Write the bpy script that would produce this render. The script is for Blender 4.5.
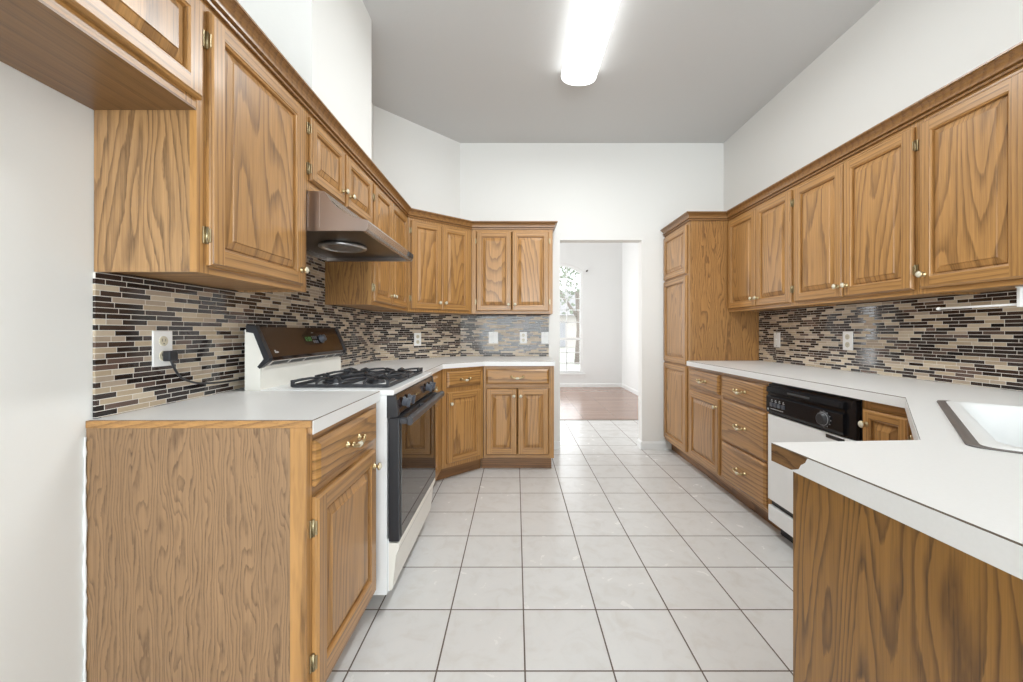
import bpy, bmesh, math, random
from mathutils import Vector, Matrix
from mathutils.geometry import tessellate_polygon
random.seed(7)
PI = math.pi
S = bpy.context.scene
COL = S.collection
for o in list(bpy.data.objects):
    bpy.data.objects.remove(o)

# ------------------------------------------------------------------ camera, sky, lights, exposure
EYE = 1.155
cd = bpy.data.cameras.new('camera')
cd.sensor_fit = 'HORIZONTAL'; cd.sensor_width = 36.0
cd.lens = 36.0 * 400.0 / 1023.0
cd.shift_x = -4.5 / 1023.0
cd.shift_y = -9.0 / 1023.0
cd.clip_start = 0.02; cd.clip_end = 200
cam = bpy.data.objects.new('camera', cd); COL.objects.link(cam)
cam.location = (0, 0, EYE); cam.rotation_euler = (PI / 2, 0, 0)
S.camera = cam

S.view_settings.view_transform = 'Standard'
S.view_settings.look = 'None'
S.view_settings.gamma = 1.0
S.view_settings.use_curve_mapping = False
S.view_settings.exposure = -0.45

W = bpy.data.worlds.new('World'); S.world = W; W.use_nodes = True
bg = W.node_tree.nodes['Background']
bg.inputs[0].default_value = (0.90, 0.95, 1.0, 1); bg.inputs[1].default_value = 4.2


def area(name, loc, rot, sx, sy, power, col=(1, 1, 1)):
    l = bpy.data.lights.new(name, 'AREA'); l.shape = 'RECTANGLE'; l.size = sx; l.size_y = sy
    l.energy = power; l.color = col
    o = bpy.data.objects.new(name, l); COL.objects.link(o); o.location = loc; o.rotation_euler = rot
    return o


# two added fill lamps, then daylight at the far room's arched window
area('rear_fill_lamp', (0.43, -3.45, 1.55), (PI / 2 + 0.42, 0, 0), 2.9, 2.1, 215, (0.855, 0.95, 1.0))  # added lamp behind the camera, tilted up to brighten the ceiling
area('far_room_fill_lamp', (-2.7, 6.6, 1.7), (0, -PI / 2, 0), 2.6, 2.4, 175, (0.95, 0.985, 1.0))  # added lamp brightening the far room; no window is built on that side
area('daylight_arched_window', (0.93, 8.30, 1.4), (-PI / 2, 0, 0), 0.8, 2.0, 12, (0.95, 0.98, 1.0))

# ------------------------------------------------------------------ node helpers
MATS = {}


class NT:
    def __init__(s, name):
        s.m = bpy.data.materials.new(name); s.m.use_nodes = True
        s.t = s.m.node_tree; s.b = s.t.nodes['Principled BSDF']

    def n(s, typ, **kw):
        nd = s.t.nodes.new(typ)
        for k, v in kw.items(): setattr(nd, k, v)
        return nd

    def l(s, a, b): s.t.links.new(a, b)

    def math(s, op, a, b=None, c=None):
        nd = s.n('ShaderNodeMath', operation=op)
        for i, v in enumerate((a, b, c)):
            if v is None: continue
            if isinstance(v, (int, float)): nd.inputs[i].default_value = v
            else: s.l(v, nd.inputs[i])
        return nd.outputs[0]

    def mix(s, f, a, b, blend='MIX'):
        nd = s.n('ShaderNodeMix', data_type='RGBA', blend_type=blend)
        for i, v in ((0, f), (6, a), (7, b)):
            if isinstance(v, (int, float)): nd.inputs[i].default_value = v
            elif isinstance(v, tuple): nd.inputs[i].default_value = (v[0], v[1], v[2], 1)
            else: s.l(v, nd.inputs[i])
        return nd.outputs[2]

    def ramp(s, f, stops, interp='LINEAR'):
        nd = s.n('ShaderNodeValToRGB'); cr = nd.color_ramp; cr.interpolation = interp
        while len(cr.elements) < len(stops): cr.elements.new(0.5)
        for e, (p, c) in zip(cr.elements, stops):
            e.position = p; e.color = (c[0], c[1], c[2], 1)
        s.l(f, nd.inputs[0]); return nd.outputs[0]

    def vmap(s, vec, scale=(1, 1, 1), loc=(0, 0, 0)):
        nd = s.n('ShaderNodeMapping'); s.l(vec, nd.inputs[0])
        nd.inputs['Scale'].default_value = scale; nd.inputs['Location'].default_value = loc
        return nd.outputs[0]

    def noise(s, vec, scale, detail=2, rough=0.5, dist=0.0):
        nd = s.n('ShaderNodeTexNoise'); s.l(vec, nd.inputs['Vector'])
        nd.inputs['Scale'].default_value = scale; nd.inputs['Detail'].default_value = detail
        nd.inputs['Roughness'].default_value = rough; nd.inputs['Distortion'].default_value = dist
        return nd.outputs[0]

    def bump(s, h, strength, dist=0.002):
        nd = s.n('ShaderNodeBump'); nd.inputs['Strength'].default_value = strength
        nd.inputs['Distance'].default_value = dist; s.l(h, nd.inputs['Height']); s.l(nd.outputs[0], s.b.inputs['Normal'])

    def col(s, c):
        i = s.b.inputs['Base Color']
        if isinstance(c, tuple): i.default_value = (c[0], c[1], c[2], 1)
        else: s.l(c, i)

    def rough(s, r):
        i = s.b.inputs['Roughness']
        if isinstance(r, (int, float)): i.default_value = r
        else: s.l(r, i)

    def objvec(s, rnd=True):
        tc = s.n('ShaderNodeTexCoord').outputs['Object']
        if not rnd: return tc
        oi = s.n('ShaderNodeObjectInfo').outputs['Random']
        cx = s.n('ShaderNodeCombineXYZ')
        for i, k in enumerate((37.0, 53.0, 11.0)): s.l(s.math('MULTIPLY', oi, k), cx.inputs[i])
        va = s.n('ShaderNodeVectorMath', operation='ADD'); s.l(tc, va.inputs[0]); s.l(cx.outputs[0], va.inputs[1])
        return va.outputs[0]


def simple(name, col, rough=0.5, metal=0.0, emit=None, estr=1.0, spec=0.5, var=0.0):
    t = NT(name); t.rough(rough)
    t.b.inputs['Metallic'].default_value = metal
    t.b.inputs['Specular IOR Level'].default_value = spec
    v = t.objvec()
    n = t.noise(v, 14, 3)
    k = max(var, 0.03)
    t.col(t.mix(n, tuple(c * (1 - k) for c in col), tuple(min(1, c * (1 + k)) for c in col)))
    if emit:
        t.b.inputs['Emission Color'].default_value = (*emit, 1); t.b.inputs['Emission Strength'].default_value = estr
    MATS[name] = t.m
    return t.m


def oak(name, axis='z', light=(0.40, 0.212, 0.078), dark=(0.135, 0.058, 0.017), freq=4.0, rings=13.0, stretch=0.12, rough=0.36, contrast=1.0, pore=1.0, lines=26.0, depth=1.0):
    light = (light[0] * 1.28, light[1] * 1.24, light[2] * 1.08); dark = (dark[0] * 1.12, dark[1] * 1.14, dark[2] * 1.1)
    t = NT(name); v = t.objvec()
    st = {'z': (1, depth, stretch), 'x': (stretch, depth, 1), 'y': (1, stretch, 1)}[axis]
    fs = {'z': (1, depth, 0.022), 'x': (0.022, depth, 1), 'y': (1, 0.022, 1)}[axis]
    a = t.vmap(v, st)
    n1 = t.noise(a, freq, 1.4, 0.42, 0.15)
    n2 = t.noise(a, freq * 6, 3, 0.6)
    sp = t.n('ShaderNodeSeparateXYZ'); t.l(v, sp.inputs[0])
    lat = {'z': t.math('ADD', sp.outputs[0], t.math('MULTIPLY', sp.outputs[1], depth)), 'x': t.math('ADD', sp.outputs[2], t.math('MULTIPLY', sp.outputs[1], depth)), 'y': t.math('ADD', sp.outputs[0], sp.outputs[2])}[axis]
    h = t.math('ADD', t.math('ADD', t.math('MULTIPLY', n1, rings), t.math('MULTIPLY', n2, 0.8)), t.math('MULTIPLY', lat, lines))
    fr = t.math('FRACT', h)
    band = t.ramp(fr, [(0.0, (0, 0, 0)), (0.45, (0.10,) * 3), (0.70, (0.62,) * 3), (0.84, (1, 1, 1)), (0.90, (0.7,) * 3), (0.95, (0, 0, 0))])
    strk = t.noise(t.vmap(v, fs), 120, 3, 0.65)
    p = t.noise(t.vmap(v, fs), 330, 2, 0.6)
    pores = t.ramp(p, [(0.50, (0, 0, 0)), (0.66, (1, 1, 1))])
    big = t.noise(a, 2.6, 2)
    base = t.mix(big, tuple(c * 0.80 for c in light), tuple(min(1, c * 1.15) for c in light))
    base = t.mix(t.ramp(strk, [(0.35, (0, 0, 0)), (0.65, (0.30,) * 3)]), base, dark)
    c1 = t.mix(t.math('MULTIPLY', band, 0.72 * contrast), base, dark)
    pm = t.math('MULTIPLY', pores, t.math('ADD', t.math('MULTIPLY', band, 0.45 * pore), 0.16 * pore))
    c2 = t.mix(pm, c1, tuple(c * 0.5 for c in dark))
    t.col(c2); t.rough(rough)
    t.b.inputs['Coat Weight'].default_value = 0.22; t.b.inputs['Coat Roughness'].default_value = 0.18
    t.bump(t.math('ADD', pores, t.math('MULTIPLY', band, 0.3)), 0.12, 0.0006)
    MATS[name] = t.m
    return t.m


OAKV = oak('oak_vertical', 'z', depth=0.12, freq=4.2, rings=17.0, lines=15.0, stretch=0.13, contrast=0.85)
OAKS = oak('oak_straight_vertical', 'z', freq=3.0, rings=5.0, stretch=0.05, lines=60.0, contrast=0.7, depth=0.2)
OAKH = oak('oak_horizontal', 'x', freq=3.0, rings=6.0, stretch=0.07, lines=45.0, contrast=0.75, depth=0.2)
OAKF = oak('oak_drawer_front', 'x', depth=0.2, stretch=0.14, freq=5.0, rings=10.0)
OAKY = oak('oak_depth', 'y')
OAKP = oak('oak_veneer_panel', 'z', freq=7.0, rings=12.0, stretch=0.16, rough=0.45)
OAKB = oak('oak_plywood_panel', 'z', light=(0.265, 0.158, 0.088), dark=(0.110, 0.057, 0.027), freq=19.0, rings=9.0, stretch=0.21, rough=0.5, contrast=0.85, lines=85.0)
OAKD = oak('oak_dark_panel', 'z', light=(0.33, 0.165, 0.052), dark=(0.115, 0.046, 0.012), freq=13.0, rings=9.0, stretch=0.2, rough=0.5, lines=55.0)
OAKM = oak('oak_moulding', 'x', light=(0.27, 0.135, 0.048), dark=(0.12, 0.052, 0.017), freq=3, rings=6, stretch=0.06, contrast=0.6)
RAW = oak('raw_board_edge', 'y', light=(0.36, 0.20, 0.095), dark=(0.16, 0.075, 0.032), freq=6, rings=6, stretch=0.15, rough=0.7)
DARKGAP = simple('dark_interior', (0.05, 0.028, 0.014), 0.8)
TOEK = oak('oak_toe_kick', 'x', light=(0.24, 0.12, 0.05), dark=(0.11, 0.05, 0.02), rough=0.5)
BRASS = simple('brass', (0.55, 0.43, 0.24), 0.3, 1.0)
HINGE = simple('antique_brass', (0.42, 0.35, 0.22), 0.35, 1.0)
IVORY = simple('ivory_ceramic', (0.66, 0.60, 0.46), 0.25)
LAM = NT('white_laminate')
_v = LAM.objvec(); _n = LAM.noise(_v, 160, 3)
LAM.col(LAM.mix(_n, (0.80, 0.79, 0.775), (0.85, 0.84, 0.825))); LAM.rough(0.33); LAM = LAM.m
SEAM = simple('laminate_seam', (0.16, 0.12, 0.09), 0.6)
ENAMEL = simple('white_enamel', (0.86, 0.86, 0.855), 0.18)
CREAM = simple('cream_enamel', (0.85, 0.82, 0.75), 0.2)
BLACKG = simple('black_gloss', (0.010, 0.010, 0.012), 0.16, spec=0.22)
BLACKM = simple('black_satin', (0.02, 0.021, 0.025), 0.38)
IRON = simple('cast_iron', (0.03, 0.031, 0.036), 0.48, 0.2)
BROWNG = simple('brown_glass', (0.026, 0.013, 0.008), 0.12, spec=0.35)
OVENG = simple('oven_glass', (0.012, 0.010, 0.009), 0.02, 0, spec=1.0)
GREYM = simple('slate_grey_plastic', (0.075, 0.082, 0.10), 0.35)
STEEL = simple('stainless_steel', (0.52, 0.49, 0.47), 0.27, 1.0)
STEELD = simple('dull_steel', (0.15, 0.13, 0.12), 0.55, 0.15)
CHROME = simple('chrome', (0.75, 0.75, 0.76), 0.12, 1.0)
WHITEP = simple('white_plastic', (0.88, 0.87, 0.85), 0.3)
SLOT = simple('dark_slot', (0.05, 0.05, 0.05), 0.6)
GREEN = simple('green_display', (0.02, 0.05, 0.02), 0.3, emit=(0.18, 0.75, 0.16), estr=0.22)
MARK = simple('white_marking', (0.45, 0.45, 0.45), 0.4)
LENS = simple('lit_diffuser', (0.95, 0.95, 0.95), 0.4, emit=(0.98, 1.0, 0.99), estr=6.0)


def paint(name, col, bump=0.25, sc=60):
    t = NT(name); v = t.n('ShaderNodeTexCoord').outputs['Object']
    n = t.noise(v, sc, 4, 0.55); n2 = t.noise(v, 0.9, 2)
    t.col(t.mix(n2, tuple(c * 0.985 for c in col), col)); t.rough(0.62)
    t.bump(n, bump, 0.0015); MATS[name] = t.m
    return t.m


WALL = paint('cream_wall_paint', (0.83, 0.815, 0.785))
WALLF = paint('white_far_room_paint', (0.82, 0.82, 0.81), 0.1)
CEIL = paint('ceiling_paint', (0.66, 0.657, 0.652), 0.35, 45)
TRIMW = simple('white_trim_paint', (0.84, 0.84, 0.83), 0.35)


def floor_tile():
    t = NT('floor_tile'); v = t.n('ShaderNodeTexCoord').outputs['Object']
    sp = t.n('ShaderNodeSeparateXYZ'); t.l(v, sp.inputs[0])
    P = 0.3010; G = 0.0028

    def line(c, off):
        u = t.math('DIVIDE', t.math('SUBTRACT', c, off), P)
        f = t.math('FRACT', u)
        d = t.math('MULTIPLY', t.math('MINIMUM', f, t.math('SUBTRACT', 1.0, f)), P)
        return d, t.math('FLOOR', u)
    dx, ix = line(sp.outputs[0], 0.0307 - 30 * P)
    dy, iy = line(sp.outputs[1], 1.3630 - 30 * P)
    d = t.math('MINIMUM', dx, dy)
    g = t.math('LESS_THAN', d, G)
    cx = t.n('ShaderNodeCombineXYZ'); t.l(ix, cx.inputs[0]); t.l(iy, cx.inputs[1])
    wn = t.n('ShaderNodeTexWhiteNoise', noise_dimensions='3D'); t.l(cx.outputs[0], wn.inputs['Vector'])
    va = t.n('ShaderNodeVectorMath', operation='MULTIPLY_ADD')
    t.l(cx.outputs[0], va.inputs[0]); va.inputs[1].default_value = (3.7, 5.1, 0); t.l(v, va.inputs[2])
    n = t.noise(va.outputs[0], 11, 5, 0.62, 0.6)
    c = t.ramp(n, [(0.30, (0.675, 0.645, 0.615)), (0.5, (0.725, 0.71, 0.695)), (0.7, (0.745, 0.725, 0.705))])
    c = t.mix(t.math('MULTIPLY', wn.outputs[0], 0.18), c, (0.62, 0.595, 0.57))
    t.col(t.mix(g, c, (0.13, 0.095, 0.075)))
    t.rough(t.mix(g, t.ramp(n, [(0.3, (0.20,) * 3), (0.7, (0.28,) * 3)]), (0.8,) * 3))
    hgt = t.math('MINIMUM', t.math('MULTIPLY', d, 160.0), 1.0)
    t.bump(t.math('ADD', hgt, t.math('MULTIPLY', n, 0.08)), 0.4, 0.002)
    return t.m


def wood_floor():
    t = NT('wood_floor'); v = t.n('ShaderNodeTexCoord').outputs['Object']
    br = t.n('ShaderNodeTexBrick'); t.l(t.vmap(v, (1, 1, 1)), br.inputs['Vector'])
    br.inputs['Scale'].default_value = 1.0; br.inputs['Brick Width'].default_value = 0.9; br.inputs['Row Height'].default_value = 0.085
    br.inputs['Mortar Size'].default_value = 0.002
    br.inputs['Color1'].default_value = (0.34, 0.21, 0.155, 1); br.inputs['Color2'].default_value = (0.42, 0.27, 0.205, 1)
    br.inputs['Mortar'].default_value = (0.07, 0.03, 0.02, 1)
    n = t.noise(t.vmap(v, (2, 30, 1)), 4, 3)
    t.col(t.mix(t.math('MULTIPLY', n, 0.45), br.outputs[0], (0.20, 0.11, 0.075)))
    t.rough(0.2); return t.m


def mosaic():
    t = NT('linear_mosaic_tile'); v = t.n('ShaderNodeTexCoord').outputs['Object']
    sp = t.n('ShaderNodeSeparateXYZ'); t.l(v, sp.inputs[0])
    RH = 0.0161; L = 0.078
    r = t.math('DIVIDE', sp.outputs[2], RH); row = t.math('FLOOR', r); f = t.math('FRACT', r)
    w = t.math('ADD', t.math('DIVIDE', sp.outputs[0], L), t.math('MULTIPLY', row, 61.37))
    vo = t.n('ShaderNodeTexVoronoi', voronoi_dimensions='1D', feature='F1'); t.l(w, vo.inputs['W']); vo.inputs['Scale'].default_value = 1; vo.inputs['Randomness'].default_value = 0.97
    ve = t.n('ShaderNodeTexVoronoi', voronoi_dimensions='1D', feature='DISTANCE_TO_EDGE'); t.l(w, ve.inputs['W']); ve.inputs['Scale'].default_value = 1; ve.inputs['Randomness'].default_value = 0.97
    sc = t.n('ShaderNodeSeparateColor'); t.l(vo.outputs['Color'], sc.inputs[0])
    k = sc.outputs[0]; k2 = sc.outputs[1]
    de = t.math('MULTIPLY', ve.outputs['Distance'], L)
    dz = t.math('MULTIPLY', t.math('MINIMUM', f, t.math('SUBTRACT', 1.0, f)), RH)
    d = t.math('MINIMUM', de, dz)
    g = t.math('LESS_THAN', d, 0.0010)
    base = t.ramp(k, [(0.0, (0.014, 0.010, 0.009)), (0.30, (0.034, 0.021, 0.017)), (0.50, (0.13, 0.085, 0.068)),
                      (0.60, (0.50, 0.395, 0.27)), (0.76, (0.63, 0.525, 0.39)), (0.90, (0.45, 0.36, 0.27))], 'CONSTANT')
    n = t.noise(v, 90, 4, 0.6)
    base = t.mix(t.math('MULTIPLY', k2, 0.25), base, t.mix(0.5, base, (0.2, 0.13, 0.10)))
    base = t.mix(t.math('MULTIPLY', n, 0.35), base, t.mix(1.0, base, (0.55, 0.5, 0.45), 'MULTIPLY'))
    t.col(t.mix(g, base, (0.74, 0.69, 0.63)))
    rr = t.ramp(k, [(0.0, (0.07,) * 3), (0.60, (0.34,) * 3)], 'CONSTANT')
    t.rough(t.mix(g, rr, (0.8,) * 3))
    hgt = t.math('MINIMUM', t.math('MULTIPLY', d, 400.0), 1.0)
    t.bump(t.math('ADD', hgt, t.math('MULTIPLY', k2, 0.5)), 0.35, 0.0015)
    return t.m


FLOOR = floor_tile(); WOODF = wood_floor(); MOS = mosaic()


# ------------------------------------------------------------------ geometry helpers
def box(bm, x0, x1, y0, y1, z0, z1, mi=0, bev=0.0, seg=2):
    vs = [bm.verts.new((x, y, z)) for x in (x0, x1) for y in (y0, y1) for z in (z0, z1)]
    idx = [(0, 1, 3, 2), (4, 6, 7, 5), (0, 4, 5, 1), (2, 3, 7, 6), (0, 2, 6, 4), (1, 5, 7, 3)]
    fs = [bm.faces.new([vs[i] for i in q]) for q in idx]
    for f in fs: f.material_index = mi
    if bev > 0:
        es = list({e for f in fs for e in f.edges})
        r = bmesh.ops.bevel(bm, geom=es, offset=bev, segments=seg, profile=0.6, affect='EDGES')
        for f in r['faces']: f.material_index = mi
    return fs


def prism(bm, pts, z0, z1, mi=0, holes=(), side_mi=None):
    """vertical prism of a plan polygon, with optional holes"""
    side_mi = mi if side_mi is None else side_mi
    loops = [list(pts)] + [list(h) for h in holes]
    tri = tessellate_polygon([[Vector((p[0], p[1], 0)) for p in l] for l in loops])
    flat = [p for l in loops for p in l]
    lo = [bm.verts.new((p[0], p[1], z0)) for p in flat]; hi = [bm.verts.new((p[0], p[1], z1)) for p in flat]
    for a, b, c in tri:
        for vs, up in ((hi, True), (lo, False)):
            try:
                f = bm.faces.new((vs[a], vs[b], vs[c])); f.material_index = mi
            except ValueError: continue
            f.normal_update()
            if (f.normal.z > 0) != up: f.normal_flip()
    k = 0
    for l in loops:
        n = len(l)
        for i in range(n):
            j = (i + 1) % n
            f = bm.faces.new((lo[k + i], lo[k + j], hi[k + j], hi[k + i])); f.material_index = side_mi
        k += n
    bmesh.ops.recalc_face_normals(bm, faces=bm.faces[:])


def profile_x(bm, prof, x0, x1, mi=0):
    """extrude a closed (y,z) profile along x"""
    a = [bm.verts.new((x0, y, z)) for y, z in prof]; b = [bm.verts.new((x1, y, z)) for y, z in prof]
    n = len(prof); fs = []
    for i in range(n):
        fs.append(bm.faces.new((a[i], a[(i + 1) % n], b[(i + 1) % n], b[i])))
    tri = tessellate_polygon([[Vector((y, z, 0)) for y, z in prof]])
    for t in tri:
        fs.append(bm.faces.new([a[i] for i in t])); fs.append(bm.faces.new([b[i] for i in t]))
    for f in fs: f.material_index = mi
    bmesh.ops.recalc_face_normals(bm, faces=bm.faces[:])


def tube(bm, pts, r, seg=8, mi=0, cap=True, radii=None):
    pts = [Vector(p) for p in pts]; rings = []
    up = None
    for i, p in enumerate(pts):
        d = (pts[min(i + 1, len(pts) - 1)] - pts[max(i - 1, 0)]).normalized()
        if up is None:
            up = Vector((0, 0, 1)) if abs(d.z) < 0.9 else Vector((1, 0, 0))
        s = d.cross(up).normalized(); up = s.cross(d).normalized()
        rr = radii[i] if radii else r
        rings.append([bm.verts.new(p + (s * math.cos(2 * PI * k / seg) + up * math.sin(2 * PI * k / seg)) * rr) for k in range(seg)])
    fs = []
    for a, b in zip(rings, rings[1:]):
        for k in range(seg):
            fs.append(bm.faces.new((a[k], a[(k + 1) % seg], b[(k + 1) % seg], b[k])))
    if cap:
        fs.append(bm.faces.new(rings[0])); fs.append(bm.faces.new(rings[-1]))
    for f in fs: f.material_index = mi; f.smooth = True
    bmesh.ops.recalc_face_normals(bm, faces=fs)


def lathe(bm, prof, M, seg=16, mis=None):
    """prof: (radius, height) along local axis z of matrix M"""
    rings = []
    for r, h in prof:
        rings.append([bm.verts.new(M @ Vector((r * math.cos(2 * PI * k / seg), r * math.sin(2 * PI * k / seg), h))) for k in range(seg)])
    fs = []
    for i, (a, b) in enumerate(zip(rings, rings[1:])):
        for k in range(seg):
            f = bm.faces.new((a[k], a[(k + 1) % seg], b[(k + 1) % seg], b[k])); f.smooth = True
            f.material_index = mis[i] if mis else 0; fs.append(f)
    f = bm.faces.new(rings[0]); f.material_index = mis[0] if mis else 0; fs.append(f)
    f = bm.faces.new(rings[-1]); f.material_index = mis[-1] if mis else 0; fs.append(f)
    bmesh.ops.recalc_face_normals(bm, faces=fs)


def obj(name, bm, mats, parent=None, loc=(0, 0, 0), rz=0.0, smooth=False):
    me = bpy.data.meshes.new(name); bm.to_mesh(me); bm.free()
    for m in (mats if isinstance(mats, (list, tuple)) else [mats]): me.materials.append(m)
    if smooth:
        for p in me.polygons: p.use_smooth = True
    o = bpy.data.objects.new(name, me); COL.objects.link(o)
    o.location = loc; o.rotation_euler = (0, 0, rz)
    if parent: o.parent = parent
    return o


def thing(name, label, cat, loc=(0, 0, 0), rz=0.0, group=None):
    o = bpy.data.objects.new(name, None); o.empty_display_size = 0.1; COL.objects.link(o)
    o.location = loc; o.rotation_euler = (0, 0, rz); o['label'] = label; o['category'] = cat
    group = group or {'wall_cabinet': 'oak wall cabinets', 'base_cabinet': 'oak base cabinets', 'countertop': 'white laminate countertops', 'wall_outlet': 'white outlets on the tile', 'light_switch': 'white switches on the tile'}.get(name)
    if group: o['group'] = group
    return o


def tag(o, label, cat, group=None):
    o['label'] = label; o['category'] = cat
    if group: o['group'] = group
    return o


def struct(o):
    o['kind'] = 'structure'; return o


def dup(o, parent=None):
    c = o.copy(); COL.objects.link(c)
    if parent: c.parent = parent
    for ch in list(o.children): dup(ch, c)
    return c


B = bmesh.new

# ------------------------------------------------------------------ the setting
XL, XR, YB, ZC = -1.171, 2.045, 3.94, 3.017
WT = 0.115
DX0, DX1, DZ = 0.433, 1.241, 2.06           # doorway in the back wall
YREAR = -3.6

bm = B(); box(bm, -3.0, 4.0, YREAR - 0.1, 5.25, -0.08, 0.0); struct(obj('floor', bm, FLOOR))
bm = B(); box(bm, -3.0, 4.0, 5.25, 8.5, -0.08, 0.0); struct(obj('floor_far', bm, WOODF))
bm = B(); box(bm, -3.0, 2.35, 5.235, 5.262, -0.01, 0.004, bev=0.002); struct(obj('trim_1', bm, simple('floor_strip', (0.10, 0.06, 0.04), 0.5)))
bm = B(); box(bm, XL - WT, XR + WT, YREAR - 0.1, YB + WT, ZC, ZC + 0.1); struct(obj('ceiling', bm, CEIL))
bm = B(); box(bm, XL - WT, XL, YREAR, YB + WT, 0, ZC); struct(obj('wall_left', bm, WALL))
bm = B(); box(bm, XR, XR + WT, YREAR, YB + WT, 0, ZC); struct(obj('wall_right', bm, WALL))
bm = B()
box(bm, XL, DX0, YB, YB + WT, 0, ZC); box(bm, DX1, XR, YB, YB + WT, 0, ZC); box(bm, DX0, DX1, YB, YB + WT, DZ, ZC)
struct(obj('wall_back', bm, WALL))
# chamfered corner wall
bm = B(); prism(bm, [(XL, 3.283), (-0.55, YB), (XL, YB)], 0, ZC); struct(obj('wall_corner', bm, WALL))
# boxed-in duct above the hood
bm = B(); box(bm, XL, -0.862, 1.69, 2.387, 2.160, ZC); struct(obj('wall_chase', bm, WALL))
# unseen rear wall behind the camera, with a window added for light
RX0, RX1, RZ0, RZ1 = -1.0, 1.86, 0.5, 2.6
bm = B()
box(bm, XL, RX0, YREAR - WT, YREAR, 0, ZC); box(bm, RX1, XR, YREAR - WT, YREAR, 0, ZC)
box(bm, RX0, RX1, YREAR - WT, YREAR, 0, RZ0); box(bm, RX0, RX1, YREAR - WT, YREAR, RZ1, ZC)
struct(obj('wall_rear', bm, WALL))
bm = B()
for x in (RX0, (RX0 * 2 + RX1) / 3, (RX0 + RX1 * 2) / 3, RX1 - 0.05): box(bm, x, x + 0.05, YREAR - 0.08, YREAR - 0.02, RZ0, RZ1)
for z in (RZ0, RZ1 - 0.05): box(bm, RX0, RX1, YREAR - 0.08, YREAR - 0.02, z, z + 0.05)
w2 = struct(obj('window_rear_added', bm, TRIMW))  # unseen window, added as an opening for light
GL = NT('window_glass'); GL.col((1, 1, 1)); GL.rough(0.0); GL.b.inputs['Transmission Weight'].default_value = 1.0; GL.b.inputs['IOR'].default_value = 1.45
_tr = GL.n('ShaderNodeBsdfTransparent'); _ms = GL.n('ShaderNodeMixShader'); _ms.inputs[0].default_value = 0.10
_gl = GL.n('ShaderNodeBsdfGlossy'); _gl.inputs['Roughness'].default_value = 0.02
GL.l(_tr.outputs[0], _ms.inputs[1]); GL.l(_gl.outputs[0], _ms.inputs[2])
GL.l(_ms.outputs[0], GL.t.nodes['Material Output'].inputs[0]); GL = GL.m
bm = B(); box(bm, RX0 + 0.01, RX1 - 0.01, YREAR - 0.052, YREAR - 0.048, RZ0 + 0.01, RZ1 - 0.01); obj('pane', bm, GL, w2)

# far room
FX1, FY, FZ = 2.226, 8.40, 3.6
WX0, WX1, WZ0, WZS, WZT = 0.46, 1.40, 0.29, 2.436, 2.59


def arch(n=14, dx=0.0, dz=0.0):
    cx = (WX0 + WX1) / 2; hw = (WX1 - WX0) / 2; rise = WZT - WZS
    R = (hw * hw + rise * rise) / (2 * rise); a0 = math.asin(hw / R)
    return [(cx + (R + dx) * math.sin(a), WZT - R + (R + dx) * math.cos(a)) for a in [a0 - 2 * a0 * i / n for i in range(n + 1)]]


def xz_plate(bm, outer, holes, y0, y1, mi=0):
    b2 = bmesh.new(); prism(b2, outer, y0, y1, mi, holes)
    b2.transform(Matrix(((1, 0, 0, 0), (0, 0, 1, 0), (0, 1, 0, 0), (0, 0, 0, 1))))
    me = bpy.data.meshes.new('tmp'); bmesh.ops.recalc_face_normals(b2, faces=b2.faces[:]); b2.to_mesh(me); b2.free(); bm.from_mesh(me); bpy.data.meshes.remove(me)


hole = [(WX0, WZ0), (WX1, WZ0)] + arch()
bm = B(); xz_plate(bm, [(-3.0, 0), (FX1, 0), (FX1, FZ), (-3.0, FZ)], [hole], FY, FY + 0.12)
struct(obj('wall_far', bm, WALLF))
bm = B(); box(bm, FX1, FX1 + 0.12, YB + WT, FY + 0.12, 0, FZ); struct(obj('wall_far_right', bm, WALLF))
bm = B(); box(bm, -3.1, -3.0, YB, FY + 0.12, 0, FZ); struct(obj('wall_far_left', bm, WALLF))
bm = B(); box(bm, -3.0, XL - WT, YB, YB + WT, 0, FZ); box(bm, XL - WT, FX1 + 0.12, YB + 0.002, YB + WT, ZC + 0.1, FZ); struct(obj('wall_far_near', bm, WALLF))
bm = B(); box(bm, -3.1, FX1 + 0.12, YB, FY + 0.12, FZ, FZ + 0.1); struct(obj('ceiling_far', bm, WALLF))

bm = B()
inner = [(WX0 + 0.05, WZ0 + 0.05), (WX1 - 0.05, WZ0 + 0.05)]
cx = (WX0 + WX1) / 2
inner += [(cx + (x - cx) * 0.9, z - 0.05) for x, z in arch()]
xz_plate(bm, hole, [inner], FY + 0.02, FY + 0.09)
ww = (WX1 - WX0 - 0.1) / 3
for i in (1, 2): box(bm, WX0 + 0.05 + ww * i - 0.011, WX0 + 0.05 + ww * i + 0.011, FY + 0.04, FY + 0.06, WZ0 + 0.04, WZS + 0.07)
for z in (0.50, 0.72, 1.36, 1.62, 1.86, 2.15): box(bm, WX0 + 0.04, WX1 - 0.04, FY + 0.04, FY + 0.06, z - 0.009, z + 0.009)
box(bm, WX0 + 0.04, WX1 - 0.04, FY + 0.03, FY + 0.075, 0.985, 1.035)
w1 = struct(obj('window_1', bm, TRIMW))
bm = B(); box(bm, WX0 + 0.04, WX1 - 0.04, FY + 0.048, FY + 0.052, WZ0 + 0.04, WZS + 0.10); obj('pane', bm, GL, w1)
bm = B(); box(bm, WX0 - 0.05, WX1 + 0.05, FY - 0.035, FY + 0.02, WZ0 - 0.03, WZ0, bev=0.004); box(bm, WX0 - 0.03, WX1 + 0.03, FY - 0.012, FY, WZ0 - 0.09, WZ0 - 0.03); obj('window_sill', bm, TRIMW, w1)
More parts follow.
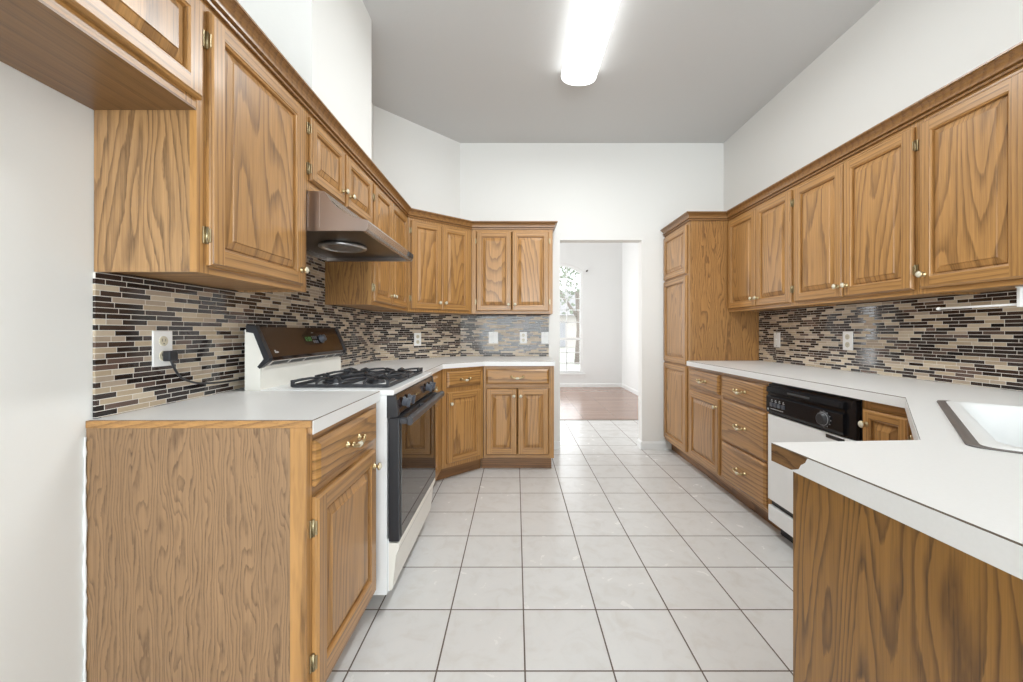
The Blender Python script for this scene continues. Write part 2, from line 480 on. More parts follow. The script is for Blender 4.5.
bm = B(); lathe(bm, [(0.02, 0), (0.02, 0.006), (0.008, 0.010), (0.008, 0.05), (0.018, 0.055), (0.014, 0.07)], Matrix.Translation((1.485, FY, 2.435)) @ Matrix.Rotation(PI / 2, 4, 'X'), 10)
tag(obj('curtain_bracket', bm, STEELD), 'small dark curtain bracket on the far wall beside the arched window top', 'bracket')

BBP = [(0, 0), (-0.013, 0), (-0.013, 0.058), (-0.009, 0.068), (-0.004, 0.074), (0, 0.08)]


def baseboard(name, p, q):
    p = Vector((p[0], p[1], 0)); q = Vector((q[0], q[1], 0)); d = q - p
    bm = B(); profile_x(bm, BBP, 0, d.length); o = obj(name, bm, TRIMW, None, p, math.atan2(d.y, d.x)); struct(o)


baseboard('baseboard_back_right', (DX1, YB), (1.47, YB))
baseboard('baseboard_doorway_right', (DX1, YB + WT), (DX1, YB))
baseboard('baseboard_far', (-3.0, FY), (FX1, FY))
baseboard('baseboard_far_right', (FX1, FY), (FX1, YB + WT))
baseboard('baseboard_left', (XL, 0.2), (XL, 1.05)) if False else baseboard('baseboard_left', (XL, -3.5), (XL, 1.09))
bm = B(); box(bm, 0.33, DX0, YB - 0.013, YB, 0, 0.08, bev=0.003); struct(obj('baseboard_back', bm, TRIMW))

bm = B(); tube(bm, [(XL + 0.003, 1.084 + random.uniform(-0.0015, 0.0015), 0.03 + 0.02 * i) for i in range(43)], 0.004, 6, radii=[random.uniform(0.002, 0.005) for i in range(43)]); struct(obj('trim_2', bm, TRIMW))
# outdoors beyond the arched window
bm = B(); box(bm, -30, 40, 8.6, 70, -0.5, -0.15); struct(obj('ground', bm, simple('dry_lawn', (0.45, 0.46, 0.40), 0.9, var=0.2)))
t = thing('street_tree', 'leafy tree seen through the arched window', 'tree', (2.6, 16.5, -0.15))
bm = B(); tube(bm, [(0, 0, 0), (0.05, 0, 1.4), (-0.05, 0.1, 3.0)], 0.16, 8, radii=[0.2, 0.15, 0.1]); tube(bm, [(0.03, 0, 1.5), (0.7, 0.2, 2.8)], 0.08, 6); tube(bm, [(0.03, 0, 1.8), (-0.9, 0.1, 3.1)], 0.07, 6)
obj('trunk', bm, simple('bark', (0.25, 0.21, 0.18), 0.9), t)
bm = B()
for i in range(900):
    a = random.uniform(0, 2 * PI); r = 1.9 * math.sqrt(random.random()); z = 3.6 + random.gauss(0, 0.7)
    c = Vector((r * math.cos(a), r * math.sin(a), max(2.1, z))); s = random.uniform(0.06, 0.14)
    M = Matrix.Translation(c) @ Matrix.Rotation(random.uniform(0, 6), 4, Vector((random.gauss(0, 1), random.gauss(0, 1), 1)).normalized())
    bm.faces.new([bm.verts.new(M @ Vector(q)) for q in ((-s, 0, 0), (0, -s * 0.6, 0.02), (s, 0, 0), (0, s * 0.6, 0.02))])
obj('foliage', bm, simple('leaves', (0.30, 0.34, 0.26), 0.7, var=0.3), t)
t = thing('neighbour_house', 'pale house with grey roof across the street seen through the arched window', 'house', (3.0, 34, -0.15))
bm = B(); box(bm, -7, 7, 0, 8, 0, 2.8); obj('wall', bm, simple('pale_brick', (0.62, 0.58, 0.54), 0.8), t)
bm = B(); profile_x(bm, [(-0.6, 2.7), (8.6, 2.7), (4, 5.2)], -7.5, 7.5); obj('roof', bm, simple('shingle', (0.34, 0.33, 0.33), 0.85), t)
bm = B(); box(bm, -1.6, 1.2, -0.06, 0.02, 0.05, 2.2, bev=0.02); obj('garage_door', bm, simple('grey_door', (0.40, 0.40, 0.42), 0.6), t)

# ------------------------------------------------------------------ cabinet hardware
DT = 0.019


def knob(parent, x, z, y=-DT):
    bm = B(); M = Matrix.Translation((x, y, z)) @ Matrix.Rotation(PI / 2, 4, 'X')
    lathe(bm, [(0.011, 0), (0.011, 0.003), (0.006, 0.006), (0.006, 0.014), (0.013, 0.017), (0.015, 0.021), (0.013, 0.025), (0.009, 0.027), (0.0085, 0.0275), (0.005, 0.030), (0.001, 0.031)], M, 14,
          [0, 0, 0, 0, 0, 0, 1, 1, 1, 1, 1])
    return obj('knob', bm, [BRASS, IVORY], parent)


def pull(parent, x, z, y=-DT, w=0.095):
    bm = B()
    for s in (-1, 1):
        M = Matrix.Translation((x + s * w / 2, y, z)) @ Matrix.Rotation(PI / 2, 4, 'X')
        lathe(bm, [(0.011, 0), (0.011, 0.003), (0.006, 0.006), (0.006, 0.016), (0.009, 0.019), (0.009, 0.024), (0.002, 0.027)], M, 12)
    pts = [(x + w / 2 * math.cos(PI - PI * i / 12) * 1.0, y - 0.020 - 0.004 * math.sin(PI * i / 12), z - 0.012 * math.sin(PI * i / 12)) for i in range(13)]
    tube(bm, pts, 0.004, 8, radii=[0.0045 + 0.0025 * math.sin(PI * i / 12) ** 2 for i in range(13)])
    M = Matrix.Translation((x - 0.017, y - 0.024, z - 0.012)) @ Matrix.Rotation(PI / 2, 4, 'Y')
    lathe(bm, [(0.004, 0), (0.0085, 0.006), (0.0095, 0.017), (0.0085, 0.028), (0.004, 0.034)], M, 12, [1, 1, 1, 1, 1])
    return obj('handle', bm, [BRASS, IVORY], parent)


def hinge(parent, x, z, s):
    """x: door edge; s: +1 when the hinge lies outside to the right"""
    bm = B(); h = 0.024
    a, b = sorted((x + s * 0.001, x + s * 0.013)); box(bm, a, b, -0.004, 0, z - h, z + h, bev=0.001)
    a, b = sorted((x - s * 0.0005, x + s * 0.003)); box(bm, a, b, -0.016, -0.002, z - h * 0.8, z + h * 0.8, bev=0.0008)
    tube(bm, [(x + s * 0.003, -0.006, z - h), (x + s * 0.003, -0.006, z + h)], 0.0038, 8)
    return obj('hinge', bm, HINGE, parent)


def ringface(bm, rings, mi_fn, fill_mi, butt=None):
    vr = [[bm.verts.new(p) for p in r] for r in rings]
    for i, (a, b) in enumerate(zip(vr, vr[1:])):
        if i == butt:
            (ax0, y, az0), (ax1, _, az1) = rings[i][0], rings[i][2]; (bx0, _, bz0), (bx1, _, bz1) = rings[i + 1][0], rings[i + 1][2]
            for q0, q1, r0, r1, m in ((ax0, bx0, az0, az1, 0), (bx1, ax1, az0, az1, 0), (bx0, bx1, az0, bz0, 1), (bx0, bx1, bz1, az1, 1)):
                f = bm.faces.new([bm.verts.new(p) for p in ((q0, y, r0), (q1, y, r0), (q1, y, r1), (q0, y, r1))]); f.material_index = m
                f.normal_update()
                if f.normal.y > 0: f.normal_flip()
            continue
        for k in range(4):
            f = bm.faces.new((a[k], a[(k + 1) % 4], b[(k + 1) % 4], b[k])); f.material_index = mi_fn(i, k)
    f = bm.faces.new(vr[-1]); f.material_index = fill_mi
    f = bm.faces.new(list(reversed(vr[0]))); f.material_index = 0
    if butt is None: bmesh.ops.recalc_face_normals(bm, faces=bm.faces[:])


def rect(x0, x1, z0, z1, ins, y): return [(x0 + ins, y, z0 + ins), (x1 - ins, y, z0 + ins), (x1 - ins, y, z1 - ins), (x0 + ins, y, z1 - ins)]


def door(parent, x0, x1, z0, z1, knob_at=None, hinge_side=None, fr=0.054, mats=None, kz=None, hz=(0.085, 0.085)):
    bm = B(); T = DT
    prof = [(0, -0.001), (0, -T * 0.50), (0.0015, -T * 0.68), (0.005, -T * 0.80), (0.0075, -T), (fr - 0.008, -T), (fr - 0.006, -T * 0.84), (fr - 0.0015, -T * 0.74), (fr, -T * 0.22),
            (fr + 0.004, -T * 0.20), (fr + 0.006, -T * 0.40), (fr + 0.029, -T * 0.80), (fr + 0.0305, -T * 0.97)]
    rings = [rect(x0, x1, z0, z1, i, y) for i, y in prof]
    ringface(bm, rings, lambda i, k: (1 if k in (0, 2) else 0) if i < 8 else 2, 2, butt=4)
    d = obj('door', bm, mats or [OAKS, OAKH, OAKV], parent)
    if knob_at:
        kx = x0 + 0.026 if knob_at[0] == 'l' else x1 - 0.026
        z = kz if kz else (z0 + 0.06 if knob_at[1] == 'b' else z1 - 0.06)
        knob(d, kx, z)
    if hinge_side:
        for z in (z0 + hz[0], z1 - hz[1]):
            hinge(d, x0 if hinge_side == 'l' else x1, z, -1 if hinge_side == 'l' else 1)
    return d


def drawer(parent, x0, x1, z0, z1, w=0.095):
    bm = B(); T = DT
    prof = [(0, -0.001), (0, -T * 0.5), (0.002, -T * 0.62), (0.013, -T * 0.95), (0.016, -T)]
    ringface(bm, [rect(x0, x1, z0, z1, i, y) for i, y in prof], lambda i, k: 0, 0)
    d = obj('drawer', bm, [OAKF], parent)
    pull(d, (x0 + x1) / 2, (z0 + z1) / 2, w=w)
    return d


def carcass(root, w, d, z0, z1, side=OAKP, bottom=OAKH, openings=None, ff=0.019):
    """open-fronted box behind a face frame; front of the frame at y=0"""
    bm = B(); t = 0.016
    box(bm, 0, t, ff, d, z0, z1, 0); box(bm, w - t, w, ff, d, z0, z1, 0)
    box(bm, t, w - t, ff, d - 0.006, z0 + 0.006, z0 + 0.006 + t, 1); box(bm, t, w - t, ff, d - 0.006, z1 - t, z1, 1)
    box(bm, t, w - t, d - 0.006, d, z0, z1, 2)
    obj('body', bm, [side, OAKY, DARKGAP], root)
    op = openings or [(0.04, w - 0.04, z0 + 0.04, z1 - 0.04)]
    xa, xb = min(q[0] for q in op), max(q[1] for q in op)
    bm = B(); box(bm, 0, xa, 0, ff, z0, z1, 0); box(bm, xb, w, 0, ff, z0, z1, 0)
    zs = [z0] + [z for q in sorted({(q[2], q[3]) for q in op}) for z in q] + [z1]
    for k in range(0, len(zs), 2): box(bm, xa, xb, 0, ff, zs[k], zs[k + 1], 1)
    if len({q[0] for q in op}) > 1:
        q = sorted(op); box(bm, q[0][1], q[1][0], 0, ff, q[0][2], q[0][3], 0)
    obj('face_frame', bm, [OAKS, OAKH], root)


def toe(root, w, d, z1=0.105, rec=0.07, x0=0.0):
    bm = B(); box(bm, x0, w, rec, rec + 0.015, 0, z1); box(bm, x0, x0 + 0.015, rec + 0.015, d, 0, z1); box(bm, w - 0.015, w, rec + 0.015, d, 0, z1)
    obj('toe_kick', bm, TOEK, root)


R90 = PI / 2
UZ0, UZ1 = 1.322, 2.112          # wall cabinets
DZ0, DZ1 = 1.345, 2.070          # their doors
XLU, XRU, YBU = -0.885, 1.785, 3.653
XLB, XRB, YBB = -0.570, 1.462, 3.330
BZ0, BZ1 = 0.105, 0.874

# ------------------------------------------------------------------ wall cabinets, left wall
dL = XLU - XL - 0.002
# above the refrigerator space
y0 = 0.20; w = 1.106 - y0; z0 = 1.775
t = thing('wall_cabinet', 'oak cabinet high above the empty refrigerator space at top left', 'cabinet', (XLU, y0, 0), R90)
carcass(t, w, dL, z0, UZ1, bottom=OAKY)
bm = B(); box(bm, 0.0, w, 0.0, dL, z0 - 0.006, z0); obj('bottom_panel', bm, oak('oak_underside_shaded', 'x', light=(0.20, 0.105, 0.043), dark=(0.10, 0.046, 0.017), freq=5, rings=5, stretch=0.05, contrast=0.5), t)  # underside shade put into the colour: oak darkened against the upward lamp
door(t, 0.03, 0.45, z0 + 0.024, DZ1, 'rb')
door(t, 0.457, 1.112 - y0, z0 + 0.024, DZ1, 'lb')
# first full cabinet
y0 = 1.108; w = 1.688 - y0
t = thing('wall_cabinet', 'single-door oak wall cabinet left of the range hood, showing its end panel', 'cabinet', (XLU, y0, 0), R90)
carcass(t, w, dL, UZ0, UZ1, side=oak('oak_end_panel', 'z', light=(0.39, 0.228, 0.112), dark=(0.14, 0.072, 0.032), freq=8, rings=16, stretch=0.17, lines=30), openings=[(0.045, w - 0.04, UZ0 + 0.04, UZ1 - 0.04)])
door(t, 1.141 - y0, 1.640 - y0, DZ0, DZ1, 'rb', 'l', fr=0.058)
# over the hood
y0 = 1.690; w = 2.438 - y0
t = thing('wall_cabinet', 'short two-door oak wall cabinet directly above the range hood', 'cabinet', (XLU, y0, 0), R90)
carcass(t, w, dL, 1.758, UZ1, openings=[(0.03, 0.345, 1.80, 2.07), (0.375, w - 0.03, 1.80, 2.07)])
door(t, 1.702 - y0, 2.032 - y0, 1.800, DZ1, 'rb', 'l', fr=0.05, hz=(0.05, 0.05))
door(t, 2.062 - y0, 2.424 - y0, 1.800, DZ1, 'lb', None, fr=0.05)
# right of hood
y0 = 2.440; w = 3.252 - y0
t = thing('wall_cabinet', 'tall narrow-looking two-door oak wall cabinet just beyond the range hood', 'cabinet', (XLU, y0, 0), R90)
carcass(t, w, dL, UZ0, UZ1, side=OAKD)
door(t, 2.470 - y0, 2.800 - y0, DZ0, DZ1, 'rb', 'l', fr=0.05)
door(t, 2.806 - y0, 3.200 - y0, DZ0, DZ1, 'lb', None, fr=0.05)
# diagonal corner
A = Vector((XLU, 3.252)); Bp = Vector((-0.405, YBU)); d = Bp - A; th = math.atan2(d.y, d.x); wl = d.length


def to_local(pts, A, th):
    c, s = math.cos(-th), math.sin(-th)
    return [((x - A.x) * c - (y - A.y) * s, (x - A.x) * s + (y - A.y) * c) for x, y in pts]


t = thing('wall_cabinet', 'two-door oak wall cabinet set diagonally across the far left corner', 'cabinet', (A.x, A.y, 0), th)
fp = to_local([(XLU + 0.012, 3.262), (-0.415 + 0.005, YBU + 0.016), (-0.412, YB - 0.003), (-0.546, YB - 0.003), (XL + 0.003, 3.2800), (XL + 0.003, 3.262)], A, th)
bm = B(); prism(bm, fp, UZ0, UZ1); obj('body', bm, OAKV, t)
bm = B(); xz_plate(bm, [(0.004, UZ0), (wl - 0.004, UZ0), (wl - 0.004, UZ1), (0.004, UZ1)], [], 0, 0.012); obj('face_frame', bm, OAKS, t)
door(t, 0.030, wl / 2 - 0.002, DZ0, DZ1, 'rb', 'l')
door(t, wl / 2 + 0.002, wl - 0.035, DZ0, DZ1, 'lb')
# back wall
x0 = -0.405; w = 0.335 - x0
t = thing('wall_cabinet', 'two-door oak wall cabinet on the back wall beside the doorway', 'cabinet', (x0, YBU, 0), 0)
carcass(t, w, YB - YBU - 0.003, UZ0, UZ1)
door(t, 0.045, 0.045 + 0.318, DZ0, DZ1, 'rb', 'l')
door(t, 0.045 + 0.324, w - 0.035, DZ0, DZ1, 'lb', 'r')

# ------------------------------------------------------------------ wall cabinets, right wall
dR = XR - XRU - 0.003
for (ya, yb, label, doors) in (
        (2.562, 3.356, 'two-door oak wall cabinet on the right wall next to the tall pantry', ((3.335, 2.957, 'rb', None), (2.951, 2.580, 'lb', 'r'))),
        (1.772, 2.560, 'two-door oak wall cabinet on the right wall, middle of the row above the dishwasher', ((2.545, 2.170, 'rb', 'l'), (2.164, 1.786, 'lb', 'r'))),
        (1.362, 1.770, 'single-door oak wall cabinet on the right wall nearest the camera', ((1.758, 1.385, 'lb', None),))):
    t = thing('wall_cabinet', label, 'cabinet', (XRU, yb, 0), -R90)
    carcass(t, yb - ya, dR, UZ0, UZ1)
    for a, b, k, h in doors: door(t, yb - a, yb - b, DZ0, DZ1, k, h, fr=0.056)

# ------------------------------------------------------------------ pantry
y1 = YB - 0.003; w = y1 - 3.362; dP = XR - XRB - 0.003
t = thing('pantry_cabinet', 'tall oak pantry cabinet between the doorway and the right counter', 'cabinet', (XRB, y1, 0), -R90)
carcass(t, w, dP, BZ0, UZ1, side=OAKD, openings=[(0.04, w - 0.04, 0.14, 0.84), (0.04, w - 0.04, 0.90, 1.62), (0.04, w - 0.04, 1.68, 2.06)])
toe(t, w, dP)
door(t, 0.02, w - 0.045, 0.130, 0.862, None, None)
door(t, 0.02, w - 0.045, 0.874, 1.640, None, None)
door(t, 0.02, w - 0.045, 1.655, DZ1, None, None)

# ------------------------------------------------------------------ base cabinets, left and back
dB = XLB - XL - 0.002
y0 = 1.094; w = 1.630 - y0
t = thing('base_cabinet', 'oak base cabinet left of the range with large plywood end panel', 'cabinet', (XLB, y0, 0), R90)
carcass(t, w, dB, BZ0, BZ1, openings=[(0.03, w - 0.04, 0.14, 0.69), (0.03, w - 0.04, 0.73, 0.845)])
toe(t, w, dB, x0=0.02)
bm = B(); prism(bm, [(0, 0), (0, 0)], 0, 0) if False else None
bm = B(); b2 = [(0.045, BZ1), (0.045, BZ0), (0.07, BZ0), (0.07, 0), (dB, 0), (dB, BZ1)]
b2 = [(a, 0.893 if z == BZ1 else z) for a, z in b2]
profile_x(bm, b2, -0.006, -0.0002); obj('end_panel', bm, OAKB, t)
bm = B(); box(bm, -0.008, -0.0002, -0.012, dB, 0.8935, 0.9135, bev=0.0008); obj('end_strip', bm, OAKH, t)
bm = B(); box(bm, -0.006, -0.0002, 0.0, 0.0445, BZ0, 0.893); obj('end_stile', bm, OAKS, t)
door(t, 0.022, 1.578 - y0, 0.150, 0.694, 'rt', 'l', fr=0.058)
drawer(t, 0.022, 1.590 - y0, 0.724, 0.852)
# hidden-most run between range and corner
y0 = 2.402; w = 3.055 - y0
t = thing('base_cabinet', 'narrow strip of oak base cabinet seen between the range and the diagonal corner cabinet', 'cabinet', (XLB, y0, 0), R90)
carcass(t, w, dB, BZ0, BZ1, openings=[(0.04, w - 0.22, 0.14, 0.69), (0.04, w - 0.22, 0.73, 0.845)])
toe(t, w, dB)
door(t, 0.025, w - 0.20, 0.137, 0.686, 'lt')
drawer(t, 0.025, w - 0.20, 0.715, 0.848)
# diagonal base
A = Vector((XLB, 3.057)); Bp = Vector((-0.272, YBB)); d = Bp - A; th = math.atan2(d.y, d.x); wl = d.length
t = thing('base_cabinet', 'oak base cabinet with one drawer and door set diagonally in the far left corner', 'cabinet', (A.x, A.y, 0), th)
fp = to_local([(XLB + 0.006, 3.066), (-0.280, YBB + 0.012), (-0.275, YB - 0.003), (-0.546, YB - 0.003), (XL + 0.003, 3.2800), (XL + 0.003, 3.058), (XLB - 0.02, 3.058)], A, th)
bm = B(); prism(bm, fp, BZ0, BZ1); obj('body', bm, OAKV, t)
bm = B(); xz_plate(bm, [(0.003, BZ0), (wl - 0.003, BZ0), (wl - 0.003, BZ1), (0.003, BZ1)], [], 0, 0.01); obj('face_frame', bm, OAKS, t)
bm = B(); box(bm, 0.03, wl + 0.0245, 0.07, 0.085, 0, BZ0); box(bm, -0.04, 0.03, 0.07, 0.085, 0, BZ0); obj('toe_kick', bm, TOEK, t)
door(t, 0.045, wl - 0.035, 0.137, 0.686, 'lt', None, kz=0.60)
drawer(t, 0.045, wl - 0.035, 0.722, 0.848, w=0.08)
# back wall base
x0 = -0.270; w = 0.316 - x0
t = thing('base_cabinet', 'oak base cabinet with wide drawer over two doors on the back wall beside the doorway', 'cabinet', (x0, YBB, 0), 0)
carcass(t, w, YB - YBB - 0.003, BZ0, BZ1, openings=[(0.03, w - 0.04, 0.14, 0.69), (0.03, w - 0.04, 0.73, 0.845)])
toe(t, w - 0.015, YB - YBB - 0.004, z1=0.104, x0=-0.027)
door(t, 0.022, 0.2775, 0.137, 0.686, 'rt', None)
door(t, 0.2835, w - 0.045, 0.137, 0.686, 'lt', None)
drawer(t, 0.022, w - 0.045, 0.722, 0.848)

# ------------------------------------------------------------------ base cabinets, right
dRB = XR - XRB - 0.003
y1 = 3.360; w = y1 - 2.836
t = thing('base_cabinet', 'oak base cabinet with one drawer and door beside the tall pantry', 'cabinet', (XRB, y1, 0), -R90)
carcass(t, w, dRB, BZ0, BZ1, openings=[(0.03, w - 0.03, 0.14, 0.67), (0.03, w - 0.03, 0.71, 0.845)]); toe(t, w, dRB)
door(t, 0.02, w - 0.022, 0.130, 0.672, 'rt', None); drawer(t, 0.02, w - 0.022, 0.704, 0.848)
y1 = 2.834; w = y1 - 2.291
t = thing('drawer_cabinet', 'oak base cabinet of three stacked drawers left of the dishwasher', 'cabinet', (XRB, y1, 0), -R90)
carcass(t, w, dRB, BZ0, BZ1, openings=[(0.03, w - 0.03, 0.14, 0.38), (0.03, w - 0.03, 0.41, 0.67), (0.03, w - 0.03, 0.71, 0.845)]); toe(t, w, dRB)
for a, b in ((0.130, 0.388), (0.400, 0.684), (0.700, 0.848)): drawer(t, 0.016, w - 0.030, a, b)
y1 = 1.687; w = y1 - 1.456
t = thing('base_cabinet', 'narrow oak base cabinet between the dishwasher and the corner sink', 'cabinet', (XRB, y1, 0), -R90)
carcass(t, w, dRB, BZ0, BZ1, openings=[(0.04, w - 0.04, 0.14, 0.80)]); toe(t, w, dRB)
door(t, 0.014, w - 0.020, 0.130, 0.835, 'lt', 'r', fr=0.042)
# diagonal sink base
A = Vector((0.881, 0.832)); Bp = Vector((1.460, 1.452)); d = Bp - A; th = math.atan2(d.y, d.x); wl = d.length
# local frame with y pointing into the corner: x runs from Bp to A
t = thing('sink_cabinet', 'oak corner cabinet set diagonally beneath the white sink', 'cabinet', (Bp.x, Bp.y, 0), th + PI)
fp = to_local([(1.460 + 0.012, 1.452), (0.881, 0.832 - 0.012), (0.881, 0.235), (XR - 0.004, 0.235), (XR - 0.004, 1.452)], Bp, th + PI)
bm = B()
n = len(fp)
for i in range(n):
    p = Vector(fp[i]); q = Vector(fp[(i + 1) % n]); dd = (q - p).normalized(); nn = Vector((-dd.y, dd.x)) * 0.014
    c = sum((Vector(k) for k in fp), Vector((0, 0))) / n
    if nn.dot(c - p) < 0: nn = -nn
    a = bm.verts.new((p.x, p.y, BZ0)); prism(bm, [p, q, q + nn, p + nn], BZ0, BZ1); bm.verts.remove(a)
prism(bm, fp, BZ0, BZ0 + 0.015)
obj('body', bm, OAKV, t)
bm = B(); box(bm, 0.06, wl - 0.06, 0.08, 0.095, 0, BZ0); obj('toe_kick', bm, TOEK, t)
door(t, 0.06, wl / 2 - 0.002, 0.137, 0.835, 'rt'); door(t, wl / 2 + 0.002, wl - 0.06, 0.137, 0.835, 'lt')
# peninsula
PX, PYF, PYN = 0.575, 0.830, 0.235
t = thing('peninsula_cabinet', 'oak peninsula end panel with bold cathedral grain at bottom right', 'cabinet', (0.879, PYF, 0), PI)
w = 0.879 - PX - 0.016
carcass(t, w, PYF - PYN, BZ0, BZ1); toe(t, w, PYF - PYN)
door(t, 0.02, w - 0.03, 0.130, 0.84, 'lt')
bm = B(); box(bm, w, w + 0.016, 0.0, PYF - PYN, 0.0, BZ1); obj('end_panel', bm, oak('oak_peninsula_panel', 'z', light=(0.285, 0.142, 0.036), dark=(0.075, 0.033, 0.010), freq=7.0, rings=20, stretch=0.19, lines=18, rough=0.42), t)

# ------------------------------------------------------------------ crown mouldings
CP = [(0.0, 2.092), (0.011, 2.092), (0.012, 2.099), (0.005, 2.101), (0.005, 2.106), (0.019, 2.108), (0.020, 2.115), (0.012, 2.118), (0.014, 2.126), (0.019, 2.135), (0.028, 2.143), (0.036, 2.147), (0.036, 2.149), (0.041, 2.150), (0.041, 2.157), (0.0, 2.157)]


def sweep(pts, prof, side):
    """sweep (offset, z) along a plan polyline with mitres; side=+1 offsets to the right of travel"""
    bm = B(); P = [Vector(p) for p in pts]; n = len(P); rings = []
    for i in range(n):
        d0 = (P[i] - P[i - 1]).normalized() if i else None
        d1 = (P[i + 1] - P[i]).normalized() if i < n - 1 else None
        nr = lambda d: Vector((d.y, -d.x)) * side
        if d0 is None: m = nr(d1)
        elif d1 is None: m = nr(d0)
        else:
            m = (nr(d0) + nr(d1)).normalized(); m = m / max(0.2, m.dot(nr(d0)))
        rings.append([bm.verts.new((P[i].x + m.x * o, P[i].y + m.y * o, z)) for o, z in prof])
    k = len(prof)
    for a, b in zip(rings, rings[1:]):
        for i in range(k): bm.faces.new((a[i], a[(i + 1) % k], b[(i + 1) % k], b[i]))
    bm.faces.new(rings[0]); bm.faces.new(rings[-1])
    bmesh.ops.recalc_face_normals(bm, faces=bm.faces[:])
    return bm


e = 0.001
tag(obj('crown_moulding', sweep([(XLU + e, 0.20), (XLU + e, 3.252), (-0.405, YBU - e), (0.336, YBU - e), (0.336, YB - 0.003)], CP, 1), OAKM), 'oak crown moulding along the tops of the left and back wall cabinets', 'moulding')
tag(obj('crown_moulding', sweep([(XRB - e, YB - 0.003), (XRB - e, 3.361), (XRU - e, 3.361), (XRU - e, 1.362)], CP, 1), OAKM), 'oak crown moulding along the tops of the pantry and right wall cabinets', 'moulding')
bpy.data.objects['crown_moulding'].name = 'crown_moulding'

# ------------------------------------------------------------------ countertops
CZ0, CZ1 = 0.875, 0.914


def countertop(label, poly, strips, holes=(), raw=RAW):
    t = thing('countertop', label, 'countertop')
    bm = B(); prism(bm, poly, CZ1 - 0.0022, CZ1, 0, holes, 1); obj('laminate_top', bm, [LAM, SEAM], t)
    bm = B(); prism(bm, poly, CZ0, CZ1 - 0.0024, 0, holes); obj('substrate', bm, raw, t)
    for st in strips:
        p, q = Vector(st[0]), Vector(st[1]); d = (q - p).normalized(); nn = Vector((d.y, -d.x))
        bm = B()
        rag = st[2] if len(st) > 2 else 0
        zs = [CZ1 - 0.0026, CZ1 - 0.012, CZ1 - 0.02, CZ1 - 0.03, CZ0 - 0.0005]
        offs = [0.046, 0.041, 0.030, 0.024, 0.0] if rag else [0] * 5
        f = []
        for j in (0.0004, 0.0024):
            row0 = [bm.verts.new((*(p + d * o + nn * j), z)) for o, z in zip(offs, zs)]
            row1 = [bm.verts.new((*(q + nn * j), z)) for z in zs]
            f.append((row0, row1))
        for (r0, r1) in f:
            for i in range(4): bm.faces.new((r0[i], r0[i + 1], r1[i + 1], r1[i]))
        for e_ in (0, 1):
            for i in range(4): bm.faces.new((f[0][e_][i], f[0][e_][i + 1], f[1][e_][i + 1], f[1][e_][i]))
        for i in (0, 4): bm.faces.new((f[0][0][i], f[0][1][i], f[1][1][i], f[1][0][i]))
        bmesh.ops.recalc_face_normals(bm, faces=bm.faces[:])
        obj('edge_strip', bm, LAM, t)
    return t


XLC, YBC, XRC = -0.557, 3.305, 1.434
W3 = 0.003
countertop('white laminate countertop left of the range with a raw wooden end edge',
           [(XL + W3, 1.0942), (XLC, 1.0942), (XLC, 1.634), (XL + W3, 1.634)], [((XLC, 1.0942), (XLC, 1.634))])
fa = (XLC, 3.043); fb = (-0.262, YBC)
countertop('white laminate countertop bending around the far left corner beyond the range',
           [(XL + W3, 2.400), (XLC, 2.400), fa, fb, (0.322, YBC), (0.322, YB - W3), (-0.546, YB - W3), (XL + W3, 3.2800)],
           [((XLC, 2.400), fa), (fa, fb), (fb, (0.322, YBC)), ((0.322, YBC), (0.322, YB - W3))])

# sink opening: corners in plan
s0 = Vector((0.944, 0.838)); sdir = Vector((0.683, 0.730)).normalized(); snor = Vector((sdir.y, -sdir.x))
SL, SWD = 0.775, 0.50


def sp(u, v): return s0 + sdir * u + snor * v


def rrect(u0, u1, v0, v1, r, n=6):
    out = []
    for cu, cv, a0 in ((u1 - r, v0 + r, -PI / 2), (u1 - r, v1 - r, 0), (u0 + r, v1 - r, PI / 2), (u0 + r, v0 + r, PI)):
        for i in range(n + 1):
            a = a0 + (PI / 2) * i / n; out.append((cu + r * math.cos(a), cv + r * math.sin(a)))
    return out


hole_uv = rrect(0.018, SL - 0.018, 0.018, SWD - 0.018, 0.04)
hole_xy = [tuple(sp(u, v)) for u, v in hole_uv]
c1 = (XRC, 1.472); c2 = (0.903, 0.893); c3 = (0.5565, 0.872); c4 = (0.587, 0.205)
ymid = 0.814; tt = (0.872 - ymid) / (0.872 - 0.205); cm = (c3[0] + (c4[0] - c3[0]) * tt, ymid)
countertop('white laminate countertop wrapping right wall, corner sink and peninsula, with a chipped edge strip',
           [(XR - W3, 3.358), (XRC, 3.358), c1, c2, c3, c4, (XR - W3, 0.205)],
           [(c1, (XRC, 3.358))[::-1], (c1, c2), (c2, c3), (cm, c4, 1)], holes=[hole_xy], raw=oak('dark_board_edge', 'y', light=(0.20, 0.105, 0.04), dark=(0.07, 0.03, 0.011), freq=14, rings=9, stretch=0.3, rough=0.7))

# ------------------------------------------------------------------ sink
t = thing('kitchen_sink', 'white enamel corner sink with a grey metal rim set in the right counter', 'sink', (s0.x, s0.y, CZ1), math.atan2(sdir.y, sdir.x))
# in local frame x=u along front edge; y = -v (snor is to the right of sdir)


def loc_ring(u0, u1, v0, v1, r, z): return [(u, -v, z) for u, v in rrect(u0, u1, v0, v1, r)]


def loft(bm, rings, close=True, mi=0):
    vr = [[bm.verts.new(p) for p in r] for r in rings]; n = len(vr[0])
    for a, b in zip(vr, vr[1:]):
        for k in range(n):
            f = bm.faces.new((a[k], a[(k + 1) % n], b[(k + 1) % n], b[k])); f.smooth = True; f.material_index = mi
    if close:
        f = bm.faces.new(vr[-1]); f.material_index = mi
    return vr


